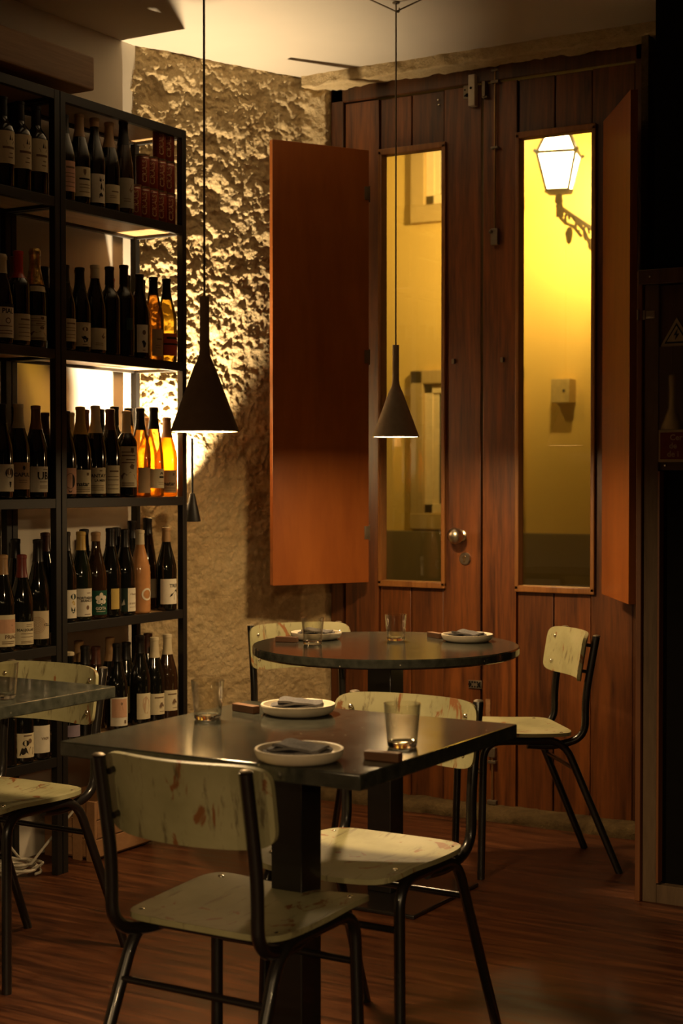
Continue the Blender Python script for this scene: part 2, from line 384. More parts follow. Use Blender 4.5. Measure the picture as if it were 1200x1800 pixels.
# rough stone wall
pth = [Vector((-3.545, 4.43, 0)), Vector((-3.49, 4.57, 0)), Vector((-3.37, 4.88, 0)), Vector((-3.262, 5.15, 0)), Vector((-3.185, 5.205, 0)), Vector((-3.172, 5.34, 0))]
seg = [0]
for a, c in zip(pth, pth[1:]): seg.append(seg[-1] + (c - a).length)
TOT = seg[-1]
def pathpt(u):
    d = u * TOT
    for i in range(len(pth) - 1):
        if d <= seg[i + 1] + 1e-9:
            t = (d - seg[i]) / (seg[i + 1] - seg[i]); return pth[i].lerp(pth[i + 1], t), (pth[i + 1] - pth[i]).normalized(), d
    return pth[-1], (pth[-1] - pth[-2]).normalized(), d
def stone_fn(u, v):
    p, t, d = pathpt(u); nrm = Vector((t.y, -t.x, 0)); z = v * (CEIL + .02)
    q = Vector((p.x, p.y, z))
    up = max(0.0, min(1.0, (z - .95) / .5))
    big = noise.fractal(q * 4.0, 1.0, 2.0, 3)
    mid = noise.fractal(q * 13.0 + Vector((5, 2, 9)), .9, 2.1, 4)
    fine = noise.fractal(q * 38.0, .6, 2.1, 4); pit3 = max(0.0, noise.noise(q * 48.0 + Vector((2, 9, 4))) - .15)
    cell = noise.voronoi(q * 15.0)[0][0]
    pit = max(0.0, noise.noise(q * 17.0 + Vector((3, 7, 1))) - .12)
    pit2 = max(0.0, noise.noise(q * Vector((8, 8, 7)) + Vector((1, 4, 8))) - .3)
    ed = max(0.0, min(1.0, (TOT - .17 - d) / .08)); e0 = max(0.0, min(1.0, d / .04))
    k = (.35 + .65 * up) * (.3 + .7 * ed) * (.35 + .65 * e0)
    h = k * (.011 * big + .004 * mid - .010 * pit * (.3 + up) - .036 * pit2 * up - .010 * pit3 + .0035 * fine) + .004 * mid + .0024 * fine
    return q + nrm * h
b = MB(); b.grid(stone_fn, 250, 720)
tag(b.build('wall_stone', MT['stone'], smooth=180), 'rough lamplit stone wall between the racks and the door', None, None, 'structure')
# lintel and threshold: rough stone strips
def rough_bar(name, x0, x1, y0, y1, z0, z1, amp, mat, label):
    b = MB(); bm = b.bm
    nx = 160; ring = []
    prof = []
    ny = 8
    for j in range(ny + 1): prof.append((y0, z1 + (z0 - z1) * j / ny))
    for j in range(1, ny + 1): prof.append((y0 + (y1 - y0) * j / ny, z0))
    prof.append((y1, z1))
    def f(u, v):
        i = v * (len(prof) - 1); a = prof[int(round(i))]
        q = Vector((x0 + (x1 - x0) * u, a[0], a[1]))
        n = noise.fractal(q * 18, .9, 2.0, 4); n2 = noise.fractal(q * 18 + Vector((9, 9, 9)), .9, 2.0, 4)
        fr = 1.0 if (z0 - 1e-4 < a[1] < z1 - 1e-4) or a[0] < y0 + .03 else .5
        return q + Vector((0, -amp * n * fr - amp * .3, amp * n2 * fr))
    b.grid(f, nx, len(prof) - 1)
    return tag(b.build(name, mat, smooth=180), label, None, None, 'structure')
rough_bar('trim_1', -3.25, -1.80, 5.135, 5.34, 2.757, CEIL + .01, .009, MT['stone'], 'rough stone lintel above the door')
b = MB()
def sillf(u, v):
    x = -3.25 + 1.46 * u
    prof = [(5.15, -.01), (5.15, .012), (5.155, .03), (5.17, .04), (5.19, .042), (5.22, .043), (5.26, .04), (5.32, .03)]
    y, z = prof[int(round(v * 7))]; q = Vector((x, y - .02 * u, z)); n = noise.fractal(q * 16, .9, 2, 4)
    return q + Vector((0, -.010 * n, .007 * n if z > 0 else 0))
b.grid(sillf, 180, 7); tag(b.build('trim_2', MT['stone_dk'], smooth=180), 'worn stone door sill', None, None, 'structure')
rough = MB(); rough.box((-1.880, 5.14, 0), (-1.855, 5.36, CEIL)); tag(rough.build('trim_3', MT['stone_dk'], smooth=0), 'stone jamb right of the door', None, None, 'structure')
b = MB(); b.box((-3.535, 3.0, 0), (-3.515, 4.43, .11), .003); tag(b.build('baseboard_left', MT['plaster'], smooth=20), 'pale skirting behind the racks', None, None, 'structure')
# door frame
b = MB()
b.box((-3.178, 5.235, .03), (-3.122, 5.34, 2.76), .004, .45); b.box((-3.178, 5.235, 2.705), (-1.885, 5.34, 2.765), .004, .4); b.box((-1.938, 5.235, .03), (-1.885, 5.34, 2.765), .004, .45)
tag(b.build('trim_4', MT['door'], smooth=20), 'dark wooden door frame', None, None, 'structure')
# door leaves
def leaf(name, xs, win, label, pane_rot):
    root = bpy.data.objects.new(name, None); lk(root); root.location = ((xs[0] + xs[-1]) / 2, 5.25, 0.035); tag(root, label, None, None, 'structure')
    ox = root.location.x; z0, z1 = 0.0, 2.665; w0, w1 = .84 - .035, 2.50 - .035; b = MB()
    g = .0022; r = random.Random(hash(len(xs)) + int(xs[0] * 1000))
    tones = [.75, .95, .7, .9] if name == 'door_1' else [1.05, .72, .92, .78]
    for i in range(4):
        a, c = xs[i] - ox + g, xs[i + 1] - ox - g
        if i in (0, 3): b.box((a, -.004, z0), (c, .05, z1), .0025, tones[i])
        else:
            b.box((a, .004, z0), (c, .046, w0), .003, tones[i]); b.box((a, .004, w1), (c, .046, z1), .003, tones[i] * .95)
    b.box((xs[1] - ox - .01, .03, z0), (xs[3] - ox + .01, .042, w0), 0, .3); b.box((xs[1] - ox - .01, .03, w1), (xs[3] - ox + .01, .042, z1), 0, .3)
    b.build('plank_panel', MT['door'], root, 20)
    a, c = win[0] - ox, win[1] - ox; b = MB(); w = .017; p0, p1 = -.017, .03
    for (q0, q1) in (((a, p0, w0 - w * .4), (c, p1, w0 + w)), ((a, p0, w1 - w), (c, p1, w1 + w * .4)), ((a, p0, w0), (a + w, p1, w1)), ((c - w, p0, w0), (c, p1, w1))): b.box(q0, q1, .004)
    b.build('glazing_bead', MT['bead'], root, 20)
    b = MB(); b.box((a - (a + c) / 2 + .004, -.003, w0 + .004), (c - (a + c) / 2 - .004, .003, w1 - .004))
    pn = b.build('pane', MT['pane'], root, 0, ((a + c) / 2, .024, 0)); pn.rotation_euler = (0, 0, pane_rot); pn['label'] = 'clear narrow glass pane'
    return root
D1 = leaf('door_1', [-3.12, -2.967, -2.83, -2.691, -2.533], (-2.968, -2.678), 'left dark plank door leaf with narrow window and round knob', 0.0)
D2 = leaf('door_2', [-2.529, -2.389, -2.245, -2.101, -1.940], (-2.393, -2.082), 'right dark plank door leaf with narrow window and bolts', 0.03)
def W(root, p): return (p[0] - root.location.x, p[1] - root.location.y, p[2] - root.location.z)
RX90 = Matrix.Rotation(PI / 2, 4, 'X')   # z axis -> -y
def facing(root, p): return Matrix.Translation(W(root, p)) @ RX90
# knob and escutcheon on door_1
b = MB(); b.lathe([(0, 0), (.021, 0), (.021, .006), (.010, .010), (.009, .03), (.022, .034), (.030, .046), (.031, .058), (.026, .070), (.014, .078), (0, .080)], n=28, M=facing(D1, (-2.613, 5.246, 1.035)))
o = b.build('door_knob', MT['metal'], D1, 40); o['label'] = 'round brushed metal knob'
b = MB(); b.lathe([(0, 0), (.024, 0), (.024, .004), (.020, .008), (0, .008)], n=28, M=facing(D1, (-2.598, 5.246, .948)))
esc = b.build('lock_escutcheon', MT['metal'], D1, 40)
b = MB(); c = W(D1, (-2.598, 5.238, .948)); b.lathe([(0, 0), (.007, 0), (.007, .003), (0, .003)], n=14, M=facing(D1, (-2.598, 5.238, .953))); b.box((c[0] - .003, c[1] - .003, c[2] - .013), (c[0] + .003, c[1], c[2]), .001)
b.build('lock_cylinder', MT['rod'], esc, 40)
def plate_holes(name, root, x0, x1, z0, z1, y, vert):
    c0 = W(root, (x0, y - .003, z0)); c1 = W(root, (x1, y, z1)); b = MB(); b.box(c0, c1, .001)
    o = b.build(name, MT['metal_dk'], root, 20); h = MB()
    n = 5
    for i in range(n):
        for k in (.22, .78):
            t = (i + .5) / n
            u, v = (k, t) if vert else (t, k)
            h.lathe([(0, 0), (.0035, 0), (.0035, .0012), (0, .0012)], n=8, M=Matrix.Translation((c0[0] + (c1[0] - c0[0]) * u, c0[1] + .0002, c0[2] + (c1[2] - c0[2]) * v)) @ RX90)
    for t in (.12, .82):
        u, v = (.5, t) if vert else (t, .5)
        h.lathe([(0, 0), (.007, 0), (.006, .003), (0, .003)], n=10, M=Matrix.Translation((c0[0] + (c1[0] - c0[0]) * u, c0[1] + .0002, c0[2] + (c1[2] - c0[2]) * v)) @ RX90)
    h.build('screw_hole', MT['void'], o, 40); return o
plate_holes('fixing_plate', D1, -2.608, -2.577, 2.655, 2.765, 5.246, True)['label'] = 'perforated metal plate at the top'
b = MB(); b.box(W(D1, (-2.575, 5.215, 2.62)), W(D1, (-2.548, 5.246, 2.735)), .003); sn = b.build('alarm_contact', MT['sensor'], D1, 20); sn['label'] = 'small white plastic box'
b = MB(); b.lathe([(0, 0), (.005, 0), (.005, .001), (0, .001)], n=10, M=Matrix.Translation(W(D1, (-2.563, 5.2145, 2.685))) @ RX90); b.build('screw_hole', MT['void'], sn, 40)
b = MB(); b.box(W(D2, (-2.522, 5.22, 2.65)), W(D2, (-2.508, 5.246, 2.705)), .002); b.box(W(D2, (-2.524, 5.225, 2.645)), W(D2, (-2.503, 5.246, 2.652)), .001); b.build('contact_magnet', MT['metal_dk'], D2, 20)
plate_holes('fixing_plate', D1, -2.582, -2.528, .466, .496, 5.244, False)['label'] = 'perforated metal plate low on the leaf'
b = MB(); b.box(W(D1, (-2.652, 5.234, 1.676)), W(D1, (-2.640, 5.246, 1.694)), .002); b.build('catch', MT['metal_dk'], D1, 20)
b = MB(); b.box(W(D2, (-2.452, 5.234, 1.674)), W(D2, (-2.440, 5.246, 1.692)), .002); b.build('catch', MT['metal_dk'], D2, 20)
b = MB()
for (xx, zz) in ((-2.716, 2.667), (-2.713, 2.648)): b.lathe([(0, 0), (.004, 0), (.003, .002), (0, .003)], n=8, M=facing(D1, (xx, 5.249, zz)))
b.build('screw_head', MT['screw'], D1, 40)
def bolt(root, x, z0, z1, guides, name):
    b = MB(); b.tube([W(root, (x, 5.235, z0)), W(root, (x, 5.235, z1))], .0045, 8); o = b.build(name, MT['rod'], root, 40)
    for gz, hw, hh in guides:
        g = MB(); g.box(W(root, (x - hw, 5.226, gz - hh)), W(root, (x + hw, 5.246, gz + hh)), .002); g.build('bolt_guide', MT['metal_dk'], o, 20)
    k = MB(); k.lathe([(0, 0), (.006, 0), (.008, .012), (.004, .018), (0, .019)], n=10, M=facing(root, (x - .012, 5.235, guides[-1][0] + .018))); k.build('bolt_knob', MT['metal_dk'], o, 40)
    return o
bolt(D2, -2.474, 2.14, 2.75, [(2.742, .014, .004), (2.70, .016, .006), (2.46, .015, .004), (2.135, .014, .03)], 'vertical_bolt')
bolt(D2, -2.48, .03, .26, [(.05, .018, .008), (.20, .016, .006), (.235, .014, .018)], 'vertical_bolt')
b = MB(); b.grid(lambda u, v: Vector(W(D2, (-2.512 + .018 * u + .004 * noise.noise(Vector((u * 3, v * 9, 2))), 5.2445, .33 + .1 * v))), 6, 20); o = b.build('bare_patch', MT['crate'], D2, 60); o['label'] = 'splintered pale bare wood'
# shutters
def shutter(px, py, qx, qy, z0, z1, label, hinge_first=True):
    # hinge edge at p, free edge at q
    d = Vector((qx - px, qy - py, 0)); wdt = d.length
    root = thing('window_shutter', label, 'shutter', (px, py, z0), math.atan2(d.y, d.x), 'hinged window shutters')
    b = MB(); b.box((0, -.0125, 0), (wdt, .0125, z1 - z0), .002); b.build('panel', MT['shutter'], root, 20)
    for hz in (.16, .83, 1.45):
        b = MB(); b.tube([(-.006, 0, hz), (-.006, 0, hz + .06)], .006, 8); b.box((-.004, -.003, hz + .005), (.02, .015, hz + .055), .001); b.build('hinge', MT['metal_dk'], root, 40)
    return root
shutter(-2.985, 5.185, -3.190, 4.830, .851, 2.494, 'reddish brown shutter folded out against the stone wall')
shutter(-2.020, 5.180, -1.779, 4.80, .842, 2.493, 'orange brown shutter folded out towards the black wall')
# ---------------------------------------------------------------- STREET beyond the panes
b = MB(); b.box((-14, 5.7, -.06), (6, 16, 0)); tag(b.build('street_ground', MT['street'], smooth=0), 'dark street paving outside the door', None, None, 'structure')
FY = 11.0
fac = thing('house_facade', 'yellow plastered house across the street, seen through the door panes', 'building', (-5.0, FY, 0))
b = MB(); b.box((-8, 0, 0), (9, .4, 7.5)); b.build('wall', MT['fyellow'], fac, 0)
b = MB(); b.box((-8, -.05, 0), (9, .02, .83), .01); o = b.build('plinth', MT['fdark'], fac, 20)
def fwin(x0, x1, z0, z1, xi, zi0, zi1, deep):
    b = MB(); s = .14
    b.box((x0, -.05, z0), (xi, .01, z1), .01); b.box((x1 - (xi - x0), -.05, z0), (x1, .01, z1), .01); b.box((x0, -.055, z0 - .02), (x1, .01, zi0), .01); b.box((x0, -.05, zi1), (x1, .01, z1), .01)
    w = b.build('window_surround', MT['fstone'], fac, 20)
    b = MB(); a, c = xi, x1 - (xi - x0); t = .075
    b.box((a, -.02, zi0), (a + t, .02, zi1), .005); b.box((c - t, -.02, zi0), (c, .02, zi1), .005); b.box((a, -.02, zi0), (c, .02, zi0 + t), .005); b.box((a, -.02, zi1 - t), (c, .02, zi1), .005); b.box(((a + c) / 2 - t / 2, -.02, zi0), ((a + c) / 2 + t / 2, .02, zi1), .005)
    b.box((a + t, -.012, zi0 + t), (a + t + .05, .015, zi1), .003)
    b.build('window_frame', MT['fwhite'], w, 20)
    b = MB(); b.box((a, -.004, zi0), (c, .004, zi1)); b.build('window_pane', MT['fpane'], w, 0)
fwin(-.915, .05, 3.28, 4.8, -.79, 3.40, 4.65, True)
fwin(-.915, .05, .86, 2.10, -.80, .97, 1.99, True)
mb = thing('meter_box', 'small wall box on the yellow house across the street', 'box', (-4.60, FY - .03, 1.81))
b = MB(); b.box((-.075, -.10, 0), (.075, .03, .18), .006); b.build('body', MT['fbox'], mb, 20)
b = MB(); b.lathe([(0, 0), (.012, 0), (.010, .006), (0, .007)], n=10, M=Matrix.Translation((.03, -.10, .09)) @ RX90); b.build('lock', MT['iron'], mb, 40)
# lantern
lan = thing('street_lantern', 'lit four-sided street lantern on a scrolled iron bracket', 'lamp', (-4.232, 9.97, 3.205))
R4 = lambda r, z, a0=PI * .33: [Vector((r * math.cos(a0 + k * PI / 2), r * math.sin(a0 + k * PI / 2), z)) for k in range(4)]
lo, hi, rf, tp = R4(.105, 0), R4(.185, .25), R4(.10, .40), R4(.02, .46)
b = MB()
for A, Bq in ((lo, hi), (hi, rf)):
    va = [b.bm.verts.new(p * .985) for p in A]; vb = [b.bm.verts.new(p * .985) for p in Bq]
    for k in range(4): b.bm.faces.new((va[k], va[(k + 1) % 4], vb[(k + 1) % 4], vb[k]))
b.build('glazing', MT['lantern_glow'], lan, 0)
b = MB()
for A, Bq in ((lo, hi), (hi, rf), (rf, tp)):
    for k in range(4): b.tube([A[k], Bq[k]], .010, 6)
for A in (lo, hi, rf):
    for k in range(4): b.tube([A[k], A[(k + 1) % 4]], .011, 6)
for k in range(4): b.tube([hi[k], hi[k] * 1.0 + Vector((hi[k].x * .12, hi[k].y * .12, .012))], .012, 6)
b.lathe([(0, .46), (.03, .46), (.02, .50), (.035, .53), (0, .58)], n=10); b.build('frame', MT['iron'], lan, 20)
b = MB(); b.lathe([(0, -.02), (.05, -.02), (.10, 0), (.10, .006), (0, .006)], n=12); b.lathe([(.012, -.09), (.03, -.07), (.022, -.02), (0, -.02)], n=10); b.build('cup', MT['iron'], lan, 40)
b = MB(); Yb = FY - 9.97
b.tube([(0, -.02, -.10), (0, Yb, -.22)], .016, 8); b.tube([(0, .02, -.17), (0, .01, -.06)], [.03, .022], 8)
b.tube([(0, .25, -.14), (0, .45, -.20), (0, .62, -.33), (0, .80, -.52), (0, Yb, -.80)], .013, 8)
b.tube([(0, .02, -.17), (0, .12, -.20), (0, .25, -.20), (0, .40, -.25)], .012, 6)
for (cy, cz, rr) in ((.15, -.165, .035), (.34, -.185, .04), (.50, -.215, .05), (.68, -.27, .06), (.84, -.36, .07), (.20, -.25, .03), (.92, -.56, .07), (.58, -.285, .035)):
    b.tube([(0, cy + rr * math.cos(t * PI / 7), cz + rr * math.sin(t * PI / 7)) for t in range(13)], .009, 6)
b.lathe([(0, -.34), (.018, -.32), (.03, -.26), (.012, -.22), (0, -.22)], (0, .18, 0), n=8); b.lathe([(0, -.42), (.03, -.39), (.04, -.33), (.012, -.28), (0, -.28)], (0, .72, 0), n=8)
b.build('bracket', MT['iron'], lan, 40)
# ---------------------------------------------------------------- SHELVING RACKS
XF, XR = -3.275, -3.505
def rack(name, label, y0, y1, levels, ydiv):
    root = thing(name, label, 'shelf', (XF, y0, 0), 0, 'steel wine racks'); dx = XR - XF; w = y1 - y0; t = .024
    for xx in (0, dx + t):
        for yy in (0, w - t):
            b = MB(); b.box((xx - t, yy, 0), (xx, yy + t, 2.459), .0015); b.build('post', MT['steel'], root, 20)
    for i, z in enumerate(levels):
        b = MB(); h = .030
        b.box((-.020, t, z - h), (-.001, w - t, z), .001); b.box((dx + .001, t, z - h), (dx + .020, w - t, z), .001)
        b.box((dx + t, .002, z - h), (-t, .020, z), .001); b.box((dx + t, w - .020, z - h), (-t, w - .002, z), .001)
        b.build('rail', MT['steel'], root, 20)
        b = MB(); b.box((dx + .020, .020, z - .020), (-.020, w - .020, z - .001), .001); b.build('shelf_board', MT['board'], root, 20)
    return root
LA = [2.459, 2.126, 1.652, 1.185, .79, .41]; LB = [2.459, 2.126, 1.652, 1.185, .724, .373]
rack('wine_rack', 'black steel wine rack standing beside the stone wall', 3.768, 4.425, LA, 0)
rack('wine_rack', 'black steel wine rack at the picture edge, behind the cut-off table', 3.06, 3.764, LB, 0)
b = MB(); b.box((-3.532, 3.0, 2.497), (-3.285, 3.945, 2.605), .006); tag(b.build('oak_box', MT['oak'], smooth=20), 'long oak box mounted on the wall above the racks', 'box')
# ---------------------------------------------------------------- BOTTLES
def profile(kind, h):
    if kind == 'burg': P = [(0, 0), (.030, 0), (.0355, .004), (.036, .01), (.036, .145), (.034, .165), (.027, .195), (.019, .225), (.0150, .245), (.0140, .27), (.0140, .285), (.0152, .286), (.0152, .296), (.011, .298), (0, .298)]
    elif kind == 'bord': P = [(0, 0), (.031, 0), (.0355, .004), (.036, .01), (.036, .185), (.034, .197), (.026, .212), (.017, .225), (.0145, .235), (.0138, .28), (.0138, .290), (.0152, .291), (.0152, .300), (.011, .302), (0, .302)]
    elif kind == 'flute': P = [(0, 0), (.029, 0), (.0345, .004), (.035, .01), (.035, .11), (.033, .15), (.027, .20), (.020, .245), (.0150, .28), (.0138, .31), (.0152, .312), (.0152, .324), (.011, .326), (0, .326)]
    else: P = [(0, 0), (.033, 0), (.036, .005), (.0365, .012), (.0365, .14), (.035, .16), (.029, .19), (.021, .22), (.0165, .245), (.0155, .28), (.0175, .282), (.0175, .292), (.014, .30), (0, .302)]
    k = h / P[-1][1]
    return [(r, z if z < .02 else z * k) for r, z in P]
def rad_at(P, z):
    for (r0, z0), (r1, z1) in zip(P, P[1:]):
        if z0 <= z <= z1 and z1 > z0: return r0 + (r1 - r0) * (z - z0) / (z1 - z0)
    return P[-3][0]
def bend(r, az, x, z, off): a = az + x / r; return Vector(((r + off) * math.cos(a), (r + off) * math.sin(a), z))
def print_shapes(shapes, r, az, zc, w, h, parent, off=.0011):
    by = {}
    for s in shapes:
        mb_ = by.setdefault(s[-1], MB()); k = s[0]
        if k == 'r':
            _, u0, v0, u1, v1, _m = s; n = max(2, int(abs(u1 - u0) * 14))
            mb_.grid(lambda u, v: bend(r, az, (u0 + (u1 - u0) * u) * w, zc + (v0 + (v1 - v0) * v) * h, off), n, 1)
        elif k == 'e':
            _, cu, cv, ru, rv, _m = s
            vs = [mb_.bm.verts.new(bend(r, az, cu * w + ru * w * math.cos(t * PI / 9), zc + cv * h + rv * h * math.sin(t * PI / 9), off)) for t in range(18)]; mb_.bm.faces.new(vs)
        elif k == 'ring':
            _, cu, cv, ro, ri, _m = s; A, Bq = [], []
            for t in range(20):
                ca, sa = math.cos(t * PI / 10), math.sin(t * PI / 10)
                A.append(mb_.bm.verts.new(bend(r, az, cu * w + ro * ca, zc + cv * h + ro * sa, off))); Bq.append(mb_.bm.verts.new(bend(r, az, cu * w + ri * ca, zc + cv * h + ri * sa, off)))
            for t in range(20): mb_.bm.faces.new((A[t], A[(t + 1) % 20], Bq[(t + 1) % 20], Bq[t]))
        elif k == 'p':
            _, pts, _m = s; mb_.bm.faces.new([mb_.bm.verts.new(bend(r, az, u * w, zc + v * h, off)) for u, v in pts])
        elif k == 't':
            _, txt, cu, cv, size, rot, _m = s; vs, fs = text_mesh(txt, size * h, True)
            V = [mb_.bm.verts.new(bend(r, az, cu * w + (x if not rot else -y), zc + cv * h + (y if not rot else x), off)) for x, y in vs]
            for f in fs:
                try: mb_.bm.faces.new([V[i] for i in f])
                except ValueError: pass
    for m, mb_ in by.items(): mb_.build('print', MT[m], parent, 0)
def lines(*vs, m='inkb', w=.3, c=0.0): return [('r', c - w, v - .012, c + w, v + .012, m) for v in vs]
CREST = [('p', [(-.1, .42), (.1, .42), (.1, .3), (0, .2), (-.1, .3)], 'inkb')]
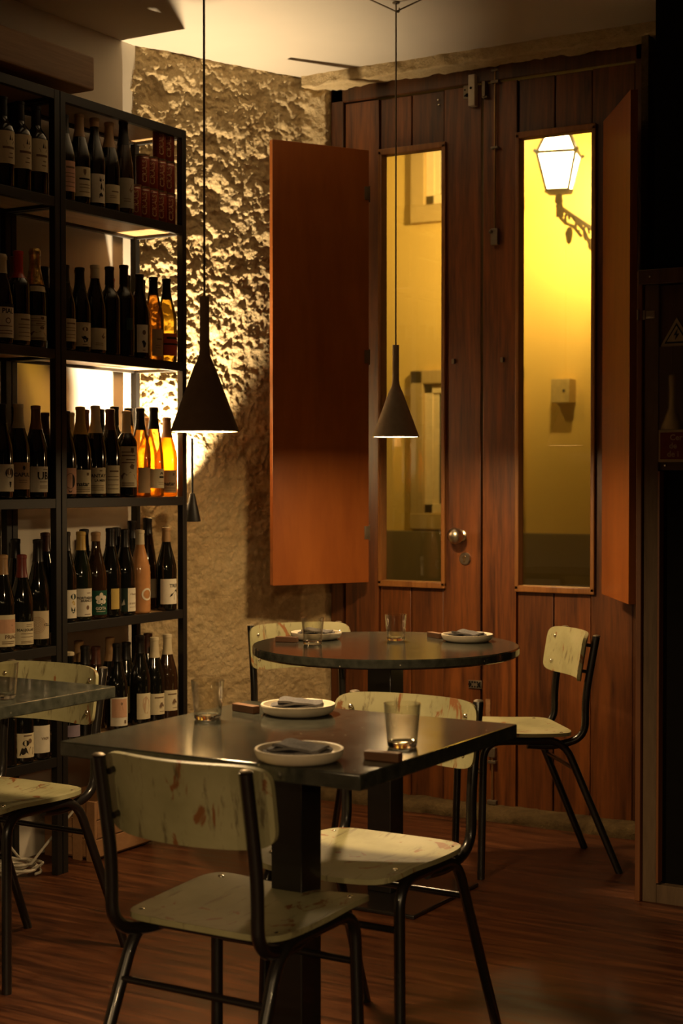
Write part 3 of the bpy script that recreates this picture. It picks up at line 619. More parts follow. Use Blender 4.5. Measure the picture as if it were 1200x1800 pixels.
def deco(name):
    D = []
    if name == 'crest': D = [('p', [(.0, .42), (.16, .42), (.16, .3), (.08, .2), (.0, .3)], 'inkb'), ('r', -.2, .06, .4, .12, 'ink')] + lines(-.1, -.2, -.35, c=.1)
    elif name == 'ship': D = [('p', [(.0, .1), (.3, .1), (.36, .2), (-.06, .2)], 'ink'), ('p', [(.1, .22), (.16, .40), (.2, .22)], 'ink'), ('p', [(.22, .22), (.27, .34), (.32, .22)], 'inkb'), ('r', -.2, -.05, .4, .02, 'inkb'), ('r', .1, -.2, .3, -.17, 'inkb'), ('r', .05, -.33, .3, -.3, 'inkb')]
    elif name == 'figures': D = [('p', [(.05, .42), (.12, .3), (.2, .38), (.16, .22), (.02, .25)], 'ink'), ('p', [(.1, .12), (.18, .2), (.24, .02), (.18, -.06), (.08, 0)], 'ink'), ('p', [(.0, -.2), (.16, -.14), (.3, -.24), (.2, -.3), (.1, -.26), (.02, -.36)], 'ink'), ('e', .3, .3, .05, .03, 'ink'), ('p', [(.26, -.02), (.34, .06), (.36, -.1)], 'ink')]
    elif name == 'duo': D = [('e', .12, .22, .16, .09, 'inkb'), ('p', [(-.1, -.1), (.1, -.06), (.3, -.16), (.22, -.3), (.06, -.34), (.0, -.2)], 'ink')] + lines(-.42, w=.12, c=.1)
    elif name == 'plant': D = [('p', [(.1, .1), (.3, .32), (.2, .1), (.36, .14), (.22, .0)], 'inkb')] + lines(-.2, -.28, w=.2)
    elif name == 'lines': D = [('r', -.1, .26, .4, .32, 'inkb')] + lines(.1, -.02, -.2, -.34, c=.1)
    elif name == 'text_matar': D = [('t', 'matar', .02, -.1, .26, 0, 'ink'), ('r', .22, .26, .34, .38, 'inkb')] + lines(-.26, -.33, -.4, w=.36, c=.05)
    elif name == 'text_antay': D = [('t', 'ANTAY', .08, .18, .19, 0, 'ink'), ('t', 'LA MEN', .16, 0, .13, 0, 'ink'), ('r', .12, .36, .26, .40, 'inkb')] + lines(-.2, -.28, -.36, c=.05)
    elif name == 'text_ub': D = [('t', 'UB', .14, .12, .42, 0, 'ink')] + lines(.38, w=.14, c=.26) + lines(-.1, -.26, -.34, w=.22, c=.16)
    elif name == 'text_capul': D = [('t', 'CAPUL', .05, .04, .2, 0, 'ink'), ('e', .14, .3, .07, .08, 'ink')] + lines(-.16, -.24, w=.2, c=.1)
    elif name == 'text_pial': D = [('r', -.5, .40, .5, .5, 'ink'), ('t', 'PIAL', .12, .28, .2, 0, 'ink'), ('ring', .12, .0, .009, .006, 'inkb')] + lines(-.16, -.3, -.38, c=.05)
    elif name == 'text_beauj': D = [('t', 'BEAUJOLAIS', .02, .14, .15, 0, 'ink')] + lines(.38, .3, w=.18, c=.22) + lines(-.02, -.16, -.36, -.42, w=.3, c=.1)
    elif name == 'text_priac': D = [('r', -.5, -.08, .5, .36, 'peach'), ('p', [(.0, -.04), (.1, .1), (.2, .06), (.24, .22), (.3, .04), (.4, .0), (.3, -.06)], 'inkb'), ('t', 'PRIAC', .22, -.2, .17, 0, 'inkb')] + lines(-.34, -.4, w=.3, c=.1)
    elif name == 'rings': D = [('ring', -.12, .0, r_, r_ - .0022, 'ringd') for r_ in (.006, .011, .016, .021, .026)] + [('t', 'CLU', .36, .0, .14, 0, 'ink')]
    elif name == 'balloon': D = [('e', .16, .18, .22, .19, 'ink'), ('e', .13, .22, .14, .12, 'inkb'), ('p', [(.12, -.14), (.24, -.14), (.21, -.34), (.16, -.36)], 'ink'), ('p', [(-.4, -.46), (.06, -.2), (.14, -.24), (.3, -.46)], 'lightgrey')]
    elif name == 'face': D = [('e', .05, .0, .28, .3, 'ink'), ('e', .03, .12, .12, .1, 'peach'), ('p', [(-.2, -.1), (.3, -.1), (.1, -.44), (-.02, -.44)], 'ink')]
    elif name == 'chateau': D = [('p', [(.12, .46), (.28, .46), (.28, .38), (.2, .32), (.12, .38)], 'inkb'), ('r', -.3, .26, .36, .29, 'inkb'), ('r', -.1, .16, .36, .19, 'inkb'), ('p', [(.06, -.0), (.16, .08), (.3, .04), (.26, -.06), (.12, -.05)], 'inkb'), ('p', [(-.34, -.22), (-.2, -.14), (-.05, -.2), (.1, -.12), (.3, -.2), (.38, -.3), (.0, -.34), (-.3, -.32)], 'inkb')] + lines(.1, .36, -.4, -.45)
    elif name == 'dome': D = [('p', [(.1, .2), (.16, .32), (.28, .32), (.34, .2)], 'ink'), ('r', .06, .02, .4, .12, 'ink')] + lines(-.2, -.3, w=.2, c=.2)
    elif name == 'horse': D = [('p', [(.12, -.1), (.2, .06), (.3, .08), (.34, -.02), (.42, -.06), (.38, -.16), (.3, -.1), (.26, -.24), (.22, -.12), (.16, -.24)], 'inkb'), ('r', -.1, .28, .4, .34, 'inkb')] + lines(-.36, w=.14, c=.28)
    elif name == 'animal': D = [('t', 'TREV', .26, .22, .19, 0, 'ink'), ('p', [(-.02, -.22), (.06, -.1), (.2, -.06), (.34, .06), (.46, .08), (.46, -.04), (.3, -.14), (.1, -.18)], 'ink'), ('r', .24, -.34, .26, -.14, 'ink')]
    elif name == 'porta': D = [('t', 'PORTABAN', .12, .16, .13, 0, 'ink'), ('t', 'BRANCO', .16, .06, .11, 0, 'ink'), ('e', .2, -.18, .07, .08, 'inkb')] + lines(.34, w=.1, c=.26) + lines(-.42, w=.16, c=.2)
    elif name == 'blossom': D = [('e', .12, .30, .09, .12, 'white'), ('e', -.02, .2, .12, .1, 'white'), ('e', .27, .2, .12, .1, 'white'), ('e', .02, .04, .13, .09, 'white'), ('e', .24, .04, .13, .09, 'white'), ('e', .13, -.08, .03, .03, 'white'), ('t', 'GOTA', .12, -.24, .17, 0, 'white')] + [('r', -.1, -.37, .34, -.35, 'white')]
    elif name == 'halves': D = [('r', .02, -.5, .5, .5, 'white'), ('t', 'Claude', .3, .24, .12, 0, 'inkb'), ('r', .06, -.2, .46, -.12, 'inkb'), ('p', [(-.2, -.1), (-.14, .04), (-.1, -.2), (-.24, -.24)], 'lightgrey')] + lines(-.32, w=.18, c=.28)
    elif name == 'photo': D = [('r', -.42, -.2, .42, .45, 'peach'), ('p', [(-.42, -.2), (-.42, .02), (-.2, .12), (-.02, .05), (.04, .26), (.12, .26), (.16, .05), (.42, .14), (.42, -.2)], 'photo'), ('e', .08, .28, .06, .05, 'photo'), ('r', .24, -.42, .36, -.3, 'inkb')]
    elif name == 'blob': D = [('p', [(-.1, .3), (.1, .4), (.3, .24), (.34, -.0), (.2, -.3), (.0, -.26), (-.14, .0)], 'ringd')]
    elif name == 'spots': D = [('e', .0, .1, .16, .12, 'ink'), ('e', .2, .18, .1, .1, 'inkb'), ('p', [(-.3, -.4), (-.2, -.1), (.0, -.06), (.1, -.3), (-.1, -.36)], 'ink'), ('p', [(.1, -.36), (.2, -.06), (.4, -.1), (.36, -.4)], 'inkb'), ('r', -.1, .38, .3, .43, 'inkb')]
    elif name == 'vadi': D = [('t', 'VADI', .18, .02, .13, 0, 'inkb')]
    elif name == 'branch': D = [('e', .15, .26, .24, .1, 'dkgreen'), ('p', [(.0, .06), (.14, .14), (.3, .0), (.2, -.06)], 'yellow'), ('p', [(-.05, -.1), (.12, -.24), (.3, -.1), (.3, -.26), (.12, -.34), (-.05, -.24)], 'dkgreen')]
    elif name == 'redband': D = [('r', -.5, -.02, .5, .06, 'ink'), ('r', -.2, .24, .4, .34, 'ink')]
    elif name == 'tanlines': D = [('r', -.1, .1, .35, .16, 'inkb')] + lines(-.1, -.2, w=.2)
    return D
def bottle(x, y, z, h, kind, glass, cap, capl, lab, label, grp):
    dc_ring = glass == 'g_rose'
    root = thing('wine_bottle', label, 'bottle', (x, y, z), 0, grp)
    P = profile(kind, h); H = P[-1][1]
    b = MB(); b.lathe(P, n=28); b.build('glass', MT[glass], root, 50)
    if cap:
        C = [(r + .0009, zz) for r, zz in P if zz >= H - capl - .001]
        C = [(rad_at(P, H - capl) + .0009, H - capl)] + [c for c in C if c[0] > .002] + [(0, H + .0012)]
        b = MB(); b.lathe(C, n=20); b.build('capsule', MT[cap], root, 50)
        if kind == 'champ' and cap == 'c_gold':
            b = MB(); b.lathe([(rad_at(P, H - capl) + .0012, H - capl - .004), (rad_at(P, H - capl - .02) + .0016, H - capl - .022)], n=20); b.build('neck_band', MT['cream'], root, 50)
    if lab:
        mat, z0, z1, dcen, half, dc = lab
        r = rad_at(P, (z0 + z1) / 2); az = math.atan2(-y, -x) + math.radians(dcen); hw = math.radians(half); w = 2 * hw * r
        b = MB(); b.grid(lambda u, v: bend(r, az, (u - .5) * w, z0 + (z1 - z0) * v, .0006), 14, 1); lo_ = b.build('paper_label', MT[mat], root, 60)
        sh = deco(dc)
        if sh: print_shapes(sh, r, az, (z0 + z1) / 2, w, z1 - z0, lo_)
    if dc_ring:
        r = rad_at(P, .065); print_shapes([('ring', .5, 0, .021, .015, 'white')], r, math.atan2(-y, -x) + math.radians(2), .066, .05, .06, root, .0008)
    return root
GR = {('A', 1): 'bottles on the top shelf of the rack by the stone wall', ('A', 2): 'bottles on the second shelf of the rack by the stone wall', ('A', 3): 'bottles on the third shelf of the rack by the stone wall', ('A', 4): 'bottles on the fourth shelf of the rack by the stone wall', ('A', 5): 'bottles on the bottom shelf of the rack by the stone wall',
      ('B', 1): 'bottles on the top shelf of the outer rack', ('B', 2): 'bottles on the second shelf of the outer rack', ('B', 3): 'bottles on the third shelf of the outer rack', ('B', 4): 'bottles on the fourth shelf of the outer rack', ('B', 5): 'bottles on the bottom shelf of the outer rack'}
BT = [
  ('A', 1, -3.315, 3.830, 0.275, 'burg', 'g_black', 'c_black', 0.060, ('pink', 0.029, 0.125, 20, 52, 'lines'), 'dark bottle with pinkish label hard against the divider post, top shelf'),
  ('A', 1, -3.315, 3.904, 0.292, 'burg', 'g_black', 'c_tan', 0.075, ('cream', 0.024, 0.118, 20, 52, 'crest'), 'dark bottle with crested cream label and tan neck, top shelf'),
  ('A', 1, -3.315, 3.979, 0.294, 'burg', 'g_black', 'c_tan', 0.030, ('white', 0.015, 0.108, 24, 40, 'figures'), 'dark bottle with narrow label of black dancing figures, top shelf'),
  ('A', 1, -3.315, 4.053, 0.294, 'burg', 'g_black', 'c_tan', 0.085, ('cream', 0.024, 0.085, 22, 48, 'tanlines'), 'dark bottle with long tan neck and small low label, top shelf'),
  ('A', 1, -3.315, 4.128, 0.316, 'flute', 'g_brown', 'c_black', 0.085, ('grey', 0.020, 0.119, 22, 50, 'plant'), 'slim brown bottle with grey label beside the red tins, top shelf'),
  ('B', 1, -3.315, 3.551, 0.275, 'bord', 'g_black', 'c_black', 0.060, ('cream', 0.069, 0.167, 22, 54, 'ship'), 'first of three dark bottles with sailing ship labels, cut by picture edge'),
  ('B', 1, -3.315, 3.626, 0.275, 'bord', 'g_black', 'c_black', 0.060, ('cream', 0.066, 0.169, 22, 54, 'ship'), 'middle of three dark bottles with sailing ship labels, top shelf'),
  ('B', 1, -3.315, 3.700, 0.275, 'bord', 'g_black', 'c_black', 0.060, ('cream', 0.069, 0.169, 22, 54, 'ship'), 'dark bottle with sailing ship label nearest the divider post, top shelf'),
  ('A', 2, -3.315, 3.830, 0.275, 'burg', 'g_black', 'c_black', 0.060, ('cream', 0.030, 0.102, 22, 52, 'lines'), 'dark bottle with pale label half behind divider post, second shelf'),
  ('A', 2, -3.315, 3.904, 0.275, 'burg', 'g_black', 'c_black', 0.070, ('cream', 0.019, 0.096, 16, 52, 'duo'), 'dark bottle with cream label bearing a small seal, second shelf'),
  ('A', 2, -3.400, 4.000, 0.285, 'burg', 'g_black', 'c_pale', 0.050, None, 'dark bottle with pale cap behind the others, second shelf'),
  ('A', 2, -3.315, 3.979, 0.292, 'burg', 'g_black', 'c_pale', 0.045, ('cream', 0.014, 0.084, 24, 52, 'plant'), 'dark bottle with square sketched label and pale cap, second shelf'),
  ('A', 2, -3.400, 4.081, 0.275, 'burg', 'g_black', 'c_red', 0.060, None, 'dark red-capped bottle behind the square sketched label, second shelf'),
  ('A', 2, -3.315, 4.053, 0.295, 'bord', 'g_black', 'c_black', 0.060, None, 'tall plain black bottle right of the square sketched label, second shelf'),
  ('A', 2, -3.400, 4.161, 0.275, 'burg', 'g_black', 'c_red', 0.060, None, 'dark red-capped bottle between two plain black ones, second shelf'),
  ('A', 2, -3.315, 4.128, 0.309, 'bord', 'g_black', 'c_black', 0.065, ('dkgreen', 0.090, 0.130, 34, 20, 'none'), 'tallest black bottle, with tiny reddish emblem, second shelf'),
  ('A', 2, -3.400, 4.247, 0.294, 'burg', 'g_black', 'c_black', 0.060, None, 'black bottle half hidden behind the tallest one, second shelf'),
  ('A', 2, -3.315, 4.211, 0.288, 'burg', 'g_black', 'c_black', 0.060, ('white', 0.021, 0.114, 18, 32, 'duo'), 'black bottle with narrow white two-drawing label, second shelf'),
  ('A', 2, -3.400, 4.329, 0.287, 'burg', 'g_gold', 'c_black', 0.070, None, 'golden bottle behind the narrow white label, second shelf'),
  ('A', 2, -3.315, 4.288, 0.287, 'burg', 'g_amber', 'c_black', 0.060, ('tan', 0.014, 0.105, 26, 34, 'tanlines'), 'amber bottle with dull tan label, second shelf'),
  ('A', 2, -3.315, 4.362, 0.289, 'burg', 'g_gold', 'c_black', 0.070, ('red', 0.020, 0.097, 24, 60, 'redband'), 'golden bottle with red banded label at the end of second shelf'),
  ('B', 2, -3.315, 3.542, 0.275, 'champ', 'g_black', 'c_pale', 0.060, ('white', 0.020, 0.122, 20, 56, 'text_pial'), 'dark bottle with white label reading PIAL, at picture edge'),
  ('B', 2, -3.315, 3.617, 0.293, 'bord', 'g_black', 'c_red', 0.085, ('cream', 0.017, 0.098, 22, 54, 'lines'), 'dark bottle with long red wax neck, second shelf'),
  ('B', 2, -3.315, 3.691, 0.310, 'champ', 'g_black', 'c_gold', 0.115, ('cream', 0.023, 0.099, 16, 56, 'chateau'), 'sparkling wine bottle with gold foil neck, second shelf'),
  ('A', 2, -3.400, 3.830, 0.275, 'burg', 'g_black', 'c_black', 0.070, None, 'black-capped bottle right of the gold foil neck, behind the posts'),
  ('B', 2, -3.400, 3.694, 0.291, 'burg', 'g_black', 'c_bronze', 0.070, None, 'dark bottle with bronze neck behind the red wax bottle'),
  ('A', 3, -3.315, 3.830, 0.279, 'burg', 'g_black', 'c_black', 0.060, ('pink', 0.014, 0.096, 22, 50, 'face'), 'dark bottle with pink label beside the divider post, third shelf'),
  ('A', 3, -3.400, 3.952, 0.280, 'burg', 'g_black', 'c_pale', 0.085, None, 'dark bottle with pale neck behind the pink label, third shelf'),
  ('A', 3, -3.315, 3.904, 0.295, 'burg', 'g_black', 'c_yellow', 0.090, ('cream', 0.014, 0.091, 8, 56, 'text_matar'), 'dark bottle with cream label reading matar, third shelf'),
  ('A', 3, -3.400, 4.026, 0.292, 'burg', 'g_black', 'c_brown', 0.085, None, 'brown-capped bottle behind the dark matar bottle, third shelf'),
  ('A', 3, -3.315, 3.979, 0.301, 'burg', 'g_black', 'c_pale', 0.090, ('cream', 0.014, 0.098, 8, 54, 'text_antay'), 'dark bottle with cream label reading ANTAY, third shelf'),
  ('A', 3, -3.400, 4.105, 0.297, 'burg', 'g_black', 'c_black', 0.060, None, 'black-capped bottle behind the ANTAY bottle, third shelf'),
  ('A', 3, -3.315, 4.053, 0.293, 'burg', 'g_black', 'c_brown', 0.070, ('cream', 0.014, 0.106, 8, 50, 'lines'), 'dark bottle with plain lined cream label right of ANTAY, third shelf'),
  ('A', 3, -3.400, 4.181, 0.309, 'bord', 'g_black', 'c_black', 0.065, ('orange', 0.061, 0.162, 30, 46, 'face'), 'dark bottle with orange bearded face label, third shelf'),
  ('A', 3, -3.315, 4.139, 0.290, 'bord', 'g_black', 'c_pale', 0.075, ('cream', 0.034, 0.170, 10, 58, 'chateau'), 'dark bottle with very tall crested label, third shelf'),
  ('A', 3, -3.400, 4.257, 0.306, 'flute', 'g_amber', 'c_black', 0.060, None, 'amber bottle glowing behind the very tall crested label'),
  ('A', 3, -3.315, 4.213, 0.303, 'burg', 'g_amber', 'c_black', 0.075, ('tan', 0.014, 0.100, 30, 40, 'none'), 'amber bottle with brown label behind the slim amber one'),
  ('A', 3, -3.400, 4.362, 0.277, 'burg', 'g_pale', 'c_tan', 0.070, None, 'pale yellow bottle behind the amber ones, third shelf'),
  ('A', 3, -3.315, 4.288, 0.308, 'flute', 'g_amber', 'c_black', 0.075, ('cream', 0.030, 0.096, 26, 52, 'dome'), 'slim amber bottle with low white label and black cap, third shelf'),
  ('A', 3, -3.315, 4.362, 0.275, 'burg', 'g_orange', 'c_tan', 0.070, ('tan', 0.014, 0.091, 8, 56, 'text_matar'), 'glowing orange bottle with tan matar label, third shelf'),
  ('B', 3, -3.315, 3.540, 0.289, 'burg', 'g_black', 'c_black', 0.060, ('white', 0.024, 0.106, 24, 58, 'balloon'), 'dark bottle with hot-air balloon label at the picture edge'),
  ('B', 3, -3.315, 3.615, 0.292, 'burg', 'g_black', 'c_pale', 0.075, ('tan', 0.030, 0.112, 12, 52, 'text_capul'), 'dark bottle with tan CAPUL label and pale neck'),
  ('B', 3, -3.400, 3.698, 0.290, 'burg', 'g_black', 'c_black', 0.060, None, 'black bottle behind the CAPUL bottle'),
  ('B', 3, -3.315, 3.693, 0.290, 'burg', 'g_black', 'c_bronze', 0.075, ('white', 0.021, 0.100, 24, 54, 'text_ub'), 'dark bottle with white label reading UB'),
  ('B', 3, -3.400, 3.624, 0.275, 'burg', 'g_black', 'c_red', 0.060, None, 'dark bottle with dull red cap behind the balloon label'),
  ('A', 3, -3.400, 3.830, 0.275, 'burg', 'g_black', 'c_brown', 0.070, None, 'brown-capped bottle just right of the UB bottle, behind the posts'),
  ('A', 4, -3.315, 3.830, 0.288, 'burg', 'g_black', 'c_black', 0.060, ('white', 0.014, 0.104, 32, 36, 'branch'), 'dark bottle with green painted label beside the divider post, fourth shelf'),
  ('A', 4, -3.315, 3.904, 0.287, 'burg', 'g_green', 'c_yellow', 0.060, ('white', 0.014, 0.104, 14, 56, 'porta'), 'dark bottle with yellow neck and white PORTABAN label'),
  ('A', 4, -3.400, 4.021, 0.290, 'burg', 'g_black', 'c_black', 0.060, None, 'black bottle behind the PORTABAN bottle'),
  ('A', 4, -3.315, 3.979, 0.283, 'burg', 'g_brown', 'cork', 0.030, ('green', 0.014, 0.093, 14, 60, 'blossom'), 'bottle with green label and white blossom'),
  ('A', 4, -3.315, 4.053, 0.294, 'burg', 'g_black', 'c_black', 0.060, ('yellow', 0.027, 0.095, 28, 24, 'none'), 'black bottle with sliver of yellow label, right of the green label'),
  ('A', 4, -3.400, 4.188, 0.291, 'burg', 'g_black', 'c_black', 0.060, None, 'black bottle behind the half white half green label'),
  ('A', 4, -3.315, 4.128, 0.288, 'burg', 'g_black', 'c_black', 0.060, ('dkgreen', 0.014, 0.092, 14, 62, 'halves'), 'dark bottle with half white half dark green label'),
  ('A', 4, -3.400, 4.274, 0.312, 'flute', 'g_black', 'c_black', 0.060, None, 'tall black bottle behind the orange rosé bottle'),
  ('A', 4, -3.315, 4.210, 0.284, 'burg', 'g_rose', 'c_pale', 0.050, None, 'orange rosé bottle marked with a white ring, fourth shelf'),
  ('A', 4, -3.400, 4.362, 0.320, 'flute', 'g_brown', 'c_black', 0.060, ('grey', 0.041, 0.107, 22, 30, 'none'), 'tall dark bottle behind the TREV bottle'),
  ('A', 4, -3.315, 4.357, 0.288, 'burg', 'g_black', 'c_tan', 0.050, ('white', 0.023, 0.110, 20, 54, 'animal'), 'dark bottle with white TREV label, fourth shelf end'),
  ('B', 4, -3.315, 3.543, 0.293, 'burg', 'g_black', 'c_tan', 0.060, ('cream', 0.016, 0.112, 18, 58, 'text_priac'), 'dark bottle with pink landscape PRIAC label, at picture edge'),
  ('B', 4, -3.315, 3.626, 0.290, 'burg', 'g_black', 'c_dred', 0.070, ('cream', 0.015, 0.085, 18, 56, 'text_beauj'), 'dark bottle with cream BEAUJOLAIS label'),
  ('B', 4, -3.315, 3.700, 0.335, 'burg', 'g_black', 'c_black', 0.070, ('ringc', 0.026, 0.113, 10, 54, 'rings'), 'dark bottle with tree ring label reading CLU'),
  ('B', 4, -3.400, 3.691, 0.335, 'flute', 'g_black', 'c_black', 0.060, None, 'tall black bottle behind the BEAUJOLAIS bottle'),
  ('A', 4, -3.400, 3.830, 0.284, 'burg', 'g_black', 'c_brown', 0.060, None, 'brown-necked bottle behind the CLU bottle'),
  ('A', 4, -3.400, 3.904, 0.278, 'burg', 'g_black', 'c_black', 0.060, None, 'black bottle seen between the divider posts, fourth shelf'),
  ('A', 5, -3.315, 3.846, 0.283, 'burg', 'g_black', 'c_pale', 0.012, ('violet', 0.014, 0.051, 14, 50, 'none'), 'dark bottle with low violet label on the bottom shelf'),
  ('A', 5, -3.400, 3.993, 0.302, 'burg', 'g_black', 'c_tan', 0.070, None, 'tan-necked bottle behind the violet label, bottom shelf'),
  ('A', 5, -3.315, 3.924, 0.296, 'burg', 'g_black', 'c_black', 0.060, None, 'plain dark bottle beside the violet label, bottom shelf'),
  ('A', 5, -3.400, 4.079, 0.275, 'burg', 'g_brown', 'c_brown', 0.060, None, 'short brown bottle at the back of the bottom shelf'),
  ('A', 5, -3.400, 4.154, 0.299, 'burg', 'g_black', 'c_tan', 0.080, None, 'tan-necked bottle behind the photograph label, bottom shelf'),
  ('A', 5, -3.315, 4.087, 0.289, 'burg', 'g_black', 'c_black', 0.060, ('white', 0.016, 0.111, 14, 52, 'photo'), 'dark bottle with photograph label, bottom shelf'),
  ('A', 5, -3.400, 4.241, 0.275, 'burg', 'g_black', 'c_black', 0.060, ('yellow', 0.033, 0.125, 22, 36, 'blob'), 'dark bottle with yellow label sliver at the back, bottom shelf'),
  ('A', 5, -3.315, 4.209, 0.305, 'burg', 'g_black', 'c_black', 0.060, ('cream', 0.023, 0.110, 26, 44, 'blob'), 'dark bottle with beige blot label, bottom shelf'),
  ('A', 5, -3.400, 4.362, 0.295, 'burg', 'g_black', 'c_brown', 0.070, None, 'brown-capped bottle behind the beige blot label, bottom shelf'),
  ('A', 5, -3.315, 4.288, 0.292, 'burg', 'g_black', 'c_pale', 0.070, ('cream', 0.028, 0.100, 14, 56, 'horse'), 'dark bottle with pale neck, first of two horse labels, bottom shelf'),
  ('A', 5, -3.315, 4.362, 0.296, 'burg', 'g_brown', 'c_pale', 0.070, ('cream', 0.032, 0.103, 14, 54, 'horse'), 'dark bottle with horse label beside the end post, bottom shelf'),
  ('B', 5, -3.315, 3.626, 0.282, 'burg', 'g_black', 'c_black', 0.060, ('cream', 0.018, 0.093, 18, 54, 'spots'), 'dark bottle with black ink-spot label under the cut-off table'),
  ('B', 5, -3.315, 3.700, 0.283, 'burg', 'g_black', 'c_black', 0.060, ('white', 0.022, 0.107, 14, 56, 'vadi'), 'dark bottle with plain white VADI label'),
  ('B', 5, -3.315, 3.551, 0.290, 'burg', 'g_black', 'c_black', 0.060, None, 'dark bottle at the picture edge under the cut-off table'),
]

for (u, l, x, y, h, kind, glass, cap, capl, lab, label) in BT:
    z = (LA if u == 'A' else LB)[l]
    bottle(x, y, z, h, kind, glass, cap, capl, lab, label, GR[(u, l)])
# pale sleeve on one neck
# red tins
def tin(loc, rz, label):
    root = thing('tin_can', label, 'can', loc, 0, 'red tins stacked on the top shelf')
    r, h = .0232, .108
    b = MB(); b.lathe([(0, 0), (r - .002, 0), (r, .003), (r, h - .008), (r - .002, h - .004)], n=20); bd = b.build('body', MT['can'], root, 50)
    b = MB(); b.lathe([(r + .0004, h - .013), (r - .0015, h - .008), (r + .0005, h - .005), (r + .0005, h), (r - .003, h), (r - .003, h - .003), (0, h - .003)], n=20); b.build('lid', MT['canlid'], root, 50)
    az = math.atan2(-loc[1], -loc[0]) + math.radians(rz)
    print_shapes([('t', 'CIRIALS', 0, 0, .26, 1, 'canink')], r, az, h / 2 - .004, .05, .085, bd, .0008)
    return root
ordn = ['first', 'second', 'third', 'fourth', 'fifth']
yy0 = 4.182
for k in range(5): tin((-3.312, yy0 + .0475 * k, 2.127), 22 + random.uniform(-12, 12), 'red tin can, %s from the pale-labelled bottle in the bottom row' % ordn[k])
for k in range(4): tin((-3.312, yy0 + .0475 * (k + .95), 2.2355), 22 + random.uniform(-12, 12), 'red tin can, %s in the middle row of the stacked tins' % ordn[k])
for k in range(2): tin((-3.312, yy0 + .0475 * (k + 2.9), 2.344), 22 + random.uniform(-12, 12), 'red tin can on top of the stack, %s' % ('beside the gap' if k == 0 else 'beside the rack post'))
# wooden crate on the floor under the rack
cr = thing('wooden_crate', 'pine crate standing on the floor under the rack', 'crate', (-3.285, 3.935, 0))
for k in range(3):
    b = MB(); b.box((-.20, 0, .012 + k * .062), (0, .012, .012 + k * .062 + .058), .002, [.9, 1.0, .85][k]); b.build('end_board', MT['crate'], cr, 20)
    b = MB(); b.box((-.012, .012, .012 + k * .062), (0, .31, .012 + k * .062 + .058), .002, [.95, .85, 1.0][k]); b.build('side_board', MT['crate'], cr, 20)
b = MB(); b.box((-.20, .012, .004), (-.012, .31, .014), 0, .8); b.build('bottom', MT['crate'], cr, 0)
b = MB(); b.box((-.20, .298, .014), (-.012, .31, .196), 0, .8); b.box((-.20, .012, .014), (-.188, .298, .196), 0, .8); b.build('back_board', MT['crate'], cr, 0)
for xx in (-.19, -.07, -.012):
    b = MB(); b.box((xx - .018, -.010, 0), (xx + .018, 0, .198), .002, .95); b.build('batten', MT['crate'], cr, 20)
# cable coil on floor
b = MB(); cpts = []
for i in range(150):
    t = i / 149 * 2 * PI * 5; rr = .075 + .014 * math.sin(t * .37 + 1) + .006 * math.sin(i * 1.3)
    cpts.append((rr * math.cos(t), rr * .9 * math.sin(t), .006 + .006 * i / 30 + .003 * math.sin(t * 2.3)))
cpts += [(.06 + .02 * k, .02 + .03 * k, .04 + .04 * k) for k in range(1, 5)]
b.tube(cpts, .0045, 6); tag(b.build('cable_coil', MT['cable'], smooth=60, loc=(-3.42, 3.70, 0)), 'coil of pale cable lying on the floor under the racks', 'cable')
b = MB(); b.tube(fillet([(-3.49, 3.60, .35), (-3.48, 3.63, .2), (-3.46, 3.70, .1), (-3.44, 3.75, .03), (-3.43, 3.79, .006)], .05, 6), .004, 6); tag(b.build('hanging_cable', MT['cable'], smooth=60), 'pale cable hanging down behind the outer rack', 'cable')
# ---------------------------------------------------------------- UPLIGHT beside rack
UPX, UPY, UPZ = -3.355, 4.555, 1.15
up = thing('wall_uplight', 'slim black lamp with a rod and cone beside the rack post', 'lamp', (-3.302, 4.492, 1.095))
b = MB(); b.tube([(0, 0, .05), (0, 0, .295)], .0045, 8); b.build('rod', MT['steel'], up, 50)
b = MB(); b.lathe([(0, 0), (.029, 0), (.030, .004), (.012, .085), (.008, .10), (0, .102)], n=20); b.build('cone', MT['steel'], up, 40)
b = MB(); b.lathe([(0, .01), (.02, .01), (.022, .055), (.019, .055), (.018, .045), (0, .045)], (-.053, .063, 0), n=18); b.tube([(-.053, .063, .03), (0, 0, .03)], .004, 6); b.build('head', MT['steel'], up, 40)
b = MB(); b.lathe([(0, .0465), (.0175, .0465)], (-.053, .063, 0), n=18); o = b.build('lens', MT['lens'], up, 0); o['label'] = 'glowing lens'
b = MB(); b.tube([(0, 0, .06), (-.17, .05, .06)], .004, 6); b.build('wall_arm', MT['steel'], up, 50)
def spot(name, loc, direction, energy, size, blend, col, rad):
    d = bpy.data.lights.new(name, 'SPOT'); d.energy = energy; d.spot_size = math.radians(size); d.spot_blend = blend; d.color = col; d.shadow_soft_size = rad
    o = lk(bpy.data.objects.new(name, d)); o.location = loc; o.rotation_euler = Vector(direction).to_track_quat('-Z', 'Y').to_euler(); return o
def point(name, loc, energy, col, rad):
    d = bpy.data.lights.new(name, 'POINT'); d.energy = energy; d.color = col; d.shadow_soft_size = rad
    o = lk(bpy.data.objects.new(name, d)); o.location = loc; return o
def disc(name, loc, energy, col, size):
    d = bpy.data.lights.new(name, 'AREA'); d.shape = 'DISK'; d.size = size; d.energy = energy; d.color = col
    o = lk(bpy.data.objects.new(name, d)); o.location = loc; return o
WARM = (1.0, .66, .31)
spot('uplight_beam', (UPX, UPY, UPZ), (-.38, -.22, 1.0), 290, 118, .85, (1.0, .76, .46), .012)
